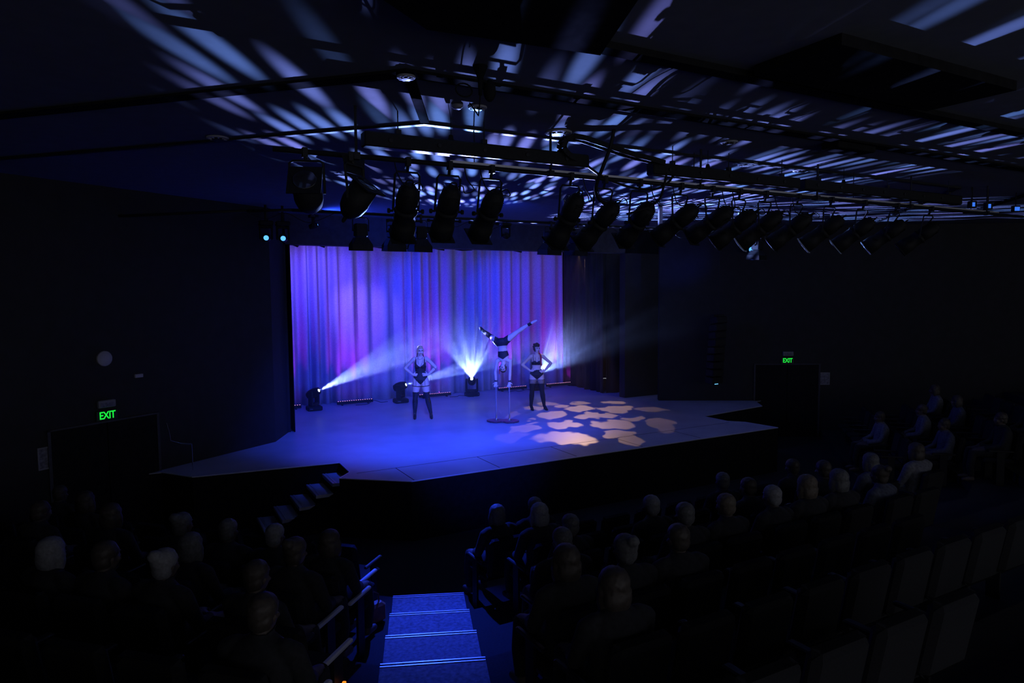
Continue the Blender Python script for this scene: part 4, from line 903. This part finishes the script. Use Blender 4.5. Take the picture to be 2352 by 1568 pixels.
# spine leans: hips left of the shoulders
upC = (Vector((.035, -.01, 1.44)) - baseC).normalized(); rtC = (Vector((-1, 0, 0)) - upC * Vector((-1, 0, 0)).dot(upC)).normalized()
torso(mb, baseC, upC, rtC, scC)
hcC = Vector((.02, -.035, 1.29)); hrC = Matrix(((-1, 0, 0), (0, 1, 0), (0, 0, -1))) @ Rx(-18)
head(mb, hcC, hrC, .95)
limb(mb, [Vector((.03, -.01, 1.44)), Vector((.025, -.02, 1.38)), hcC + Vector((0, .01, .06))], [.055, .048, .048])
JC = {}
for k, sh, el, wr, tip in (('l', (-.125, 0, 1.435), (-.172, .012, 1.18), (-.158, .02, .955), (-.158, -.08, .895)), ('r', (.185, 0, 1.435), (.18, .012, 1.18), (.165, .02, .955), (.165, -.08, .895))):
    sh, el, wr, tip = map(Vector, (sh, el, wr, tip)); sg = -1 if k == 'l' else 1
    limb(mb, [Vector((.03 + sg * .09, 0, 1.47)), sh + Vector((0, 0, .01))] + mids(sh, el, (.25, .6, .92)) + [el], [.05, .054, .045, .04, .036, .034])
    limb(mb, [el] + mids(el, wr, (.25, .6, .9)) + [wr], [.035, .037, .032, .026, .025])
    hand(mb, wr + Vector((0, 0, -.005)), wr + Vector((0, -.075, -.07)), (0, -.4, -1), sg, 1.0, .5)
LG = {'l': [(-.085, .02, 1.875), (-.345, .26, 2.02), (-.555, .50, 2.13), (-.66, .62, 2.205)], 'r': [(.055, -.01, 1.90), (.385, -.05, 2.145), (.665, -.09, 2.32), (.835, -.11, 2.405)]}
for k, pts in LG.items():
    hp, kn, an, toe = map(Vector, pts)
    limb(mb, [hp - (kn - hp) * .1] + mids(hp, kn, (0, .3, .65, .9)) + [kn], [.085, .088, .08, .066, .054, .05])
    limb(mb, [kn] + mids(kn, an, (.12, .3, .6, .88)) + [an], [.05, .05, .053, .044, .033, .031])
    limb(mb, [an] + mids(an, toe, (.4, .75)) + [toe], [.031, .034, .03, .016])
bC = remeshed(mb, 'body', M['skin'], .0075, oC, 5)
face(oC, hcC, hrC, .95)
def legp(p, k, t0, t1, r_=.12):
    P = [Vector(q) for q in LG[k]]; d = P[2] - P[0]; t = (p - P[0]).dot(d) / d.length_squared
    return t0 < t < t1 and ((p - P[0]) - d * t).length < r_
def tC(p, lo, hi):
    q = in_torso(p, baseC, upC, rtC, scC, 1.0, 1.6)
    return q is not None and lo < q[0] < hi
shell(bC, 'shorts', lambda p: p.z > 1.6 and (tC(p, -.05, .20) or (p - baseC).dot(upC) > -.06 and (p - baseC).dot(upC) < .17 and abs(p.x + .02) < .17 and abs(p.y) < .16), .005, M['suit'], oC)
def topC(p):
    q = in_torso(p, baseC, upC, rtC, scC, 1.0, 1.35)
    return q is not None and .345 < q[0] < .56 - abs(abs(q[1]) - .0) * .6
shell(bC, 'crop_top', topC, .005, M['suit'], oC)
shell(bC, 'stocking', lambda p: p.z > 1.6 and legp(p, 'l', .42, 1.35), .004, M['suede'], oC)
shell(bC, 'shoe', lambda p: p.z > 1.6 and legp(p, 'r', .94, 1.06), .006, M['suede'], oC)
for x in (-.158, .165): shell(bC, 'wrist_band', lambda p, x=x: abs(p.x - x) < .05 and .955 < p.z < .99, .004, M['suit'], oC)
inv = hrC.transposed()
hC = shell(bC, 'hair', hairpred(hcC, hrC, .05), .010, M['brown'], oC, .007)
mb = MB(); mb.tube([hcC + Vector((-.05, .06, .0)), hcC + Vector((-.085, .02, -.06)), hcC + Vector((-.085, -.02, -.14))], [.016, .02, .012], 8, True); br = mb.build('braid', M['red'], hC, True)

# ------------------------------------------------------------------ seats and audience
def make_seat():
    o = thing('theatre_seat', 'x', 'seat')
    mb = MB(); mb.bbox((-.235, -.22, .38), (.235, .25, .47), .03); mb.build('cushion', M['seat'], o)
    mb = MB(); mw = Matrix.Translation((0, -.25, .44)) @ Matrix.Rotation(R(-10), 4, 'X').inverted(); mb.bbox((-.23, -.05, 0), (.23, .05, .50), .04, Matrix.Translation((0, -.25, .44)) @ Matrix.Rotation(R(10), 4, 'X')); mb.build('backrest', M['seat'], o)
    for q in (-1, 1):
        mb = MB(); mb.bbox((q * .262 - .022, -.2, .60), (q * .262 + .022, .2, .635), .01); a_ = mb.build('armrest', M['armdark'], o)
        mb = MB(); mb.box((q * .262 - .012, -.06, 0.0), (q * .262 + .012, .06, .60)); mb.build('stanchion', M['steel'], o)
    return o
seat0 = make_seat()
def make_person(style='short'):
    o = thing('person', 'x', 'person')
    mb = MB(); rot = Matrix.Rotation(math.pi, 3, 'Z')
    mb.rings([[Vector((rx * math.cos(2 * math.pi * k / 16), y + ry * math.sin(2 * math.pi * k / 16), z)) for k in range(16)] for z, rx, ry, y in ((.47, .16, .12, -.06), (.55, .185, .14, -.07), (.68, .165, .125, -.10), (.82, .18, .13, -.12), (.92, .195, .115, -.12), (.99, .16, .085, -.11), (1.03, .08, .065, -.10))])
    limb(mb, [(0, -.10, 1.0), (0, -.085, 1.10)], [.055, .052]); head(mb, (0, -.06, 1.145), rot, 1.0)
    for q in (-1, 1):
        limb(mb, [(q * .15, -.11, .975), (q * .205, -.11, .95), (q * .235, -.06, .80), (q * .24, -.01, .70)], [.05, .06, .05, .043]); limb(mb, [(q * .24, -.01, .70), (q * .17, .16, .645), (q * .09, .25, .625)], [.042, .036, .028])
        hand(mb, (q * .09, .25, .625), (q * .02, .33, .60), (0, 0, -1), q, 1.0, .5)
        limb(mb, [(q * .09, -.05, .55), (q * .10, .15, .56), (q * .11, .38, .54)], [.10, .088, .064]); limb(mb, [(q * .11, .38, .54), (q * .11, .42, .3), (q * .11, .40, .10)], [.062, .056, .042])
        limb(mb, [(q * .11, .38, .055), (q * .115, .52, .045)], [.042, .036])
    b = remeshed(mb, 'body', M['a_skin'], .014, o, 4)
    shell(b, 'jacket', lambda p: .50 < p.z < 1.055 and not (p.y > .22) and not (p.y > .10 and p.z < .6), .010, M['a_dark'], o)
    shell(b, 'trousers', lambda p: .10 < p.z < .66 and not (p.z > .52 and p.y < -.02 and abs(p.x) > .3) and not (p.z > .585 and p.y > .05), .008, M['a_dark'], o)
    c0 = Vector((0, -.06, 1.145)); mb = MB()
    if style == 'short':
        mb.ell(c0 + Vector((0, -.018, .045)), (.088, .10, .09), 18); mb.ell(c0 + Vector((0, -.045, -.01)), (.078, .068, .085), 16)
    elif style == 'bob':
        mb.ell(c0 + Vector((0, -.02, .045)), (.096, .108, .095), 18); mb.ell(c0 + Vector((0, -.06, -.04)), (.098, .065, .11), 16)
        for q in (-1, 1): mb.ell(c0 + Vector((q * .078, .0, -.045)), (.032, .05, .10), 12)
    else:
        mb.ell(c0 + Vector((0, -.02, .045)), (.09, .104, .09), 18); mb.ell(c0 + Vector((0, -.04, -.02)), (.08, .07, .085), 16); mb.ell(c0 + Vector((0, -.105, .10)), (.05, .05, .048), 14)
    h = remeshed(mb, 'hair', M['h_dark'], .012, o, 2)
    t_ = bpy.data.textures.get('strands') or bpy.data.textures.new('strands', 'CLOUDS'); t_.noise_scale = .03
    d_ = h.modifiers.new('d', 'DISPLACE'); d_.texture = t_; d_.strength = .014
    dg = bpy.context.evaluated_depsgraph_get(); dg.update(); me = bpy.data.meshes.new_from_object(h.evaluated_get(dg)); h.modifiers.clear(); h.data = me; me.name = 'hair'
    return o
person0 = {k: make_person(k) for k in ('short', 'bob', 'bun')}
def dress(c, hair, jacket):
    for k in c.children:
        m = hair if k.name.startswith('hair') else jacket if k.name.startswith('jacket') else None
        if m:
            k.material_slots[0].link = 'OBJECT'; k.material_slots[0].material = M[m]
used = {'s': False, 'short': False, 'bob': False, 'bun': False}
def place(root, flag, loc, rz, label, group, scale=1.0):
    if not used[flag]:
        used[flag] = True; o = root; o.location = loc; o.rotation_euler = (0, 0, rz); o['label'] = label; o['group'] = group
    else: o = dup(root, loc, rz, label, group)
    o.scale = (scale, scale, scale); return o
def seat_pt(blk, k, s_):
    if blk == 'C': p = Vector((s_, L2(k).y - .44)); rz = 0
    else:
        c = L1(k); p = c + Vector((-.7071, .7071)) * s_ + Vector((-.7071, -.7071)) * .44; rz = R(-45)
        if blk == 'R': p = Vector((mir(p.x), p.y)); rz = R(45)
    return p, rz
AUD = {'C': {1: [3.80, 4.36], 2: [3.93, 6.81, 8.19], 3: [3.81, 4.88, 6.39, 7.78, 8.76, 9.82], 4: [3.20, 4.62, 5.17, 5.85, 6.40, 6.95, 7.71], 5: [2.70, 3.25, 3.80], 6: [2.53]},
       'L': {1: [4.82], 2: [3.81], 3: [.30, .91, 1.46, 2.00, 2.92, 3.89], 4: [.49, 1.54], 5: [.62, 1.42, 1.97, 2.52], 6: [.34]},
       'R': {1: [1.37], 2: [.30, 1.76], 3: [.30, 2.6, 4.1], 4: [1.5]}}
HAIR = {('C', 1, 0): 'h_grey', ('C', 1, 1): 'h_grey', ('C', 2, 0): 'h_white', ('C', 3, 0): 'h_grey', ('C', 3, 1): 'h_white', ('C', 2, 1): 'h_grey', ('C', 4, 1): 'h_grey', ('C', 4, 3): 'h_white', ('C', 4, 4): 'h_blond', ('C', 4, 5): 'h_grey', ('C', 5, 1): 'h_grey', ('C', 4, 2): 'h_blond', ('C', 3, 4): 'h_grey', ('C', 4, 0): 'h_grey',
        ('L', 4, 1): 'h_grey', ('L', 3, 2): 'h_grey', ('L', 5, 1): 'h_white', ('L', 3, 1): 'h_white', ('L', 5, 3): 'h_white', ('L', 3, 3): 'h_grey'}
JACK = {('R', 1, 0): 'a_pale', ('R', 2, 1): 'a_pale', ('R', 3, 2): 'a_pale', ('R', 2, 0): 'a_mid', ('C', 3, 5): 'a_pale', ('C', 3, 4): 'a_mid', ('R', 3, 1): 'a_mid', ('C', 4, 6): 'a_mid'}
HN = {'h_grey': 'grey haired', 'h_white': 'white haired', 'h_dark': 'dark haired', 'h_blond': 'fair haired'}
ROWN = {1: 'front row', 2: 'second row', 3: 'third row', 4: 'fourth row', 5: 'fifth row', 6: 'sixth row', 7: 'seventh row', 8: 'eighth row'}
BLK = {'C': 'centre block', 'L': 'left block', 'R': 'far right block'}
for blk, rows in AUD.items():
    for k, xs in rows.items():
        for i, x in enumerate(xs):
            p, rz = seat_pt(blk, k, x); hcol = HAIR.get((blk, k, i), 'h_dark'); jk = JACK.get((blk, k, i), 'a_dark')
            lb = f'{HN[hcol]} spectator in the {ROWN[k]} of the {BLK[blk]}, {ORD[i]} from the aisle'
            if jk != 'a_dark': lb = f'{HN[hcol]} spectator in {"pale" if jk == "a_pale" else "blue"} top, {ROWN[k]}, {BLK[blk].replace(" block", "")}, {ORD[i]} from aisle'
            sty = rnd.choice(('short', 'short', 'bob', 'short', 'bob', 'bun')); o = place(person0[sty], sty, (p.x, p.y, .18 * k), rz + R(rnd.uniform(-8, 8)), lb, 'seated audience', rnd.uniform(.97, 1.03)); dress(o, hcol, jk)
ORDX = ORD + ['sixteenth', 'seventeenth', 'eighteenth', 'nineteenth']
RNG = {'C': {k: (L2(k).x + .32, (8.6 if k < 5 else 7.0 if k < 7 else 4.6)) for k in range(1, 8)}, 'L': {k: (.30, 5.2 if k < 4 else 3.4) for k in range(1, 9)}, 'R': {k: (.30, 4.4) for k in range(1, 5)}}
for blk, rows in RNG.items():
    for k, (a, b) in rows.items():
        occ = sorted(AUD[blk].get(k, [])); xs = list(occ); x = a
        if blk == 'L' and not any(abs(o_ - .3) < .3 for o_ in occ): xs.append(.30)
        while x < b:
            if all(abs(x - o_) >= .52 for o_ in xs): xs.append(x); x += .545
            else: x += .05
        for i, x in enumerate(sorted(xs)):
            p, rz = seat_pt(blk, k, x)
            end = blk == 'L' and i == 0 and k >= 2
            if end: lb = f'aisle end seat with a pale armrest catching blue light, {ROWN[k]} of the left block'
            else: lb = f'dark theatre seat in the {ROWN[k]} of the {BLK[blk]}, {ORDX[i]} from aisle'
            o = place(seat0, 's', (p.x, p.y, .18 * k), rz, lb, 'theatre seats')
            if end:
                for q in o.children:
                    if q.name.startswith('armrest') and q.data.vertices[0].co.x > 0: q.material_slots[0].link = 'OBJECT'; q.material_slots[0].material = M['arm']  # aisle side armrest swapped to the lit colour
o = thing('handbag', 'brown leather bag standing beside the aisle step at the left row end', 'bag', (2.22, 7.28, .36), R(20))
mb = MB(); mb.bbox((-.13, -.07, 0), (.13, .07, .22), .03); mb.build('bag_body', M['bag'], o)
mb = MB(); mb.tube([(-.07, 0, .21), (-.06, 0, .31), (0, 0, .35), (.06, 0, .31), (.07, 0, .21)], .009, 6); mb.build('handle', M['bag'], o)
# ------------------------------------------------------------------ haze hanging over the stage
hz = bpy.data.materials.new('haze'); hz.use_nodes = True; nt = hz.node_tree; nt.nodes.clear()
vs = nt.nodes.new('ShaderNodeVolumeScatter'); vs.inputs['Color'].default_value = (1, 1, 1, 1); vs.inputs['Anisotropy'].default_value = 0.15
tc = nt.nodes.new('ShaderNodeTexCoord'); sp = nt.nodes.new('ShaderNodeSeparateXYZ'); nt.links.new(tc.outputs['Object'], sp.inputs[0])
def mul(a_, b_):
    m = nt.nodes.new('ShaderNodeMath'); m.operation = 'MULTIPLY'; nt.links.new(a_, m.inputs[0]); nt.links.new(b_, m.inputs[1]); return m.outputs[0]
dn = mul(ramp(nt, sp.outputs['Z'], 1.3, 3.9, 0.034, 0.002), ramp(nt, sp.outputs['Y'], 13.9, 16.3, 0.10, 1.0))      # low-lying, pooled upstage by the curtain
nt.links.new(mul(dn, ramp(nt, sp.outputs['X'], 9.4, 11.2, 1.0, 0.4)), vs.inputs['Density'])
ou = nt.nodes.new('ShaderNodeOutputMaterial'); nt.links.new(vs.outputs[0], ou.inputs['Volume'])
mb = MB(); mb.box((2.2, 9.6, 1.03), (15.0, 18.75, 5.7)); h = mb.build('haze', hz); tag(h, 'thin haze hanging over the stage', 'haze', None, 'stuff')
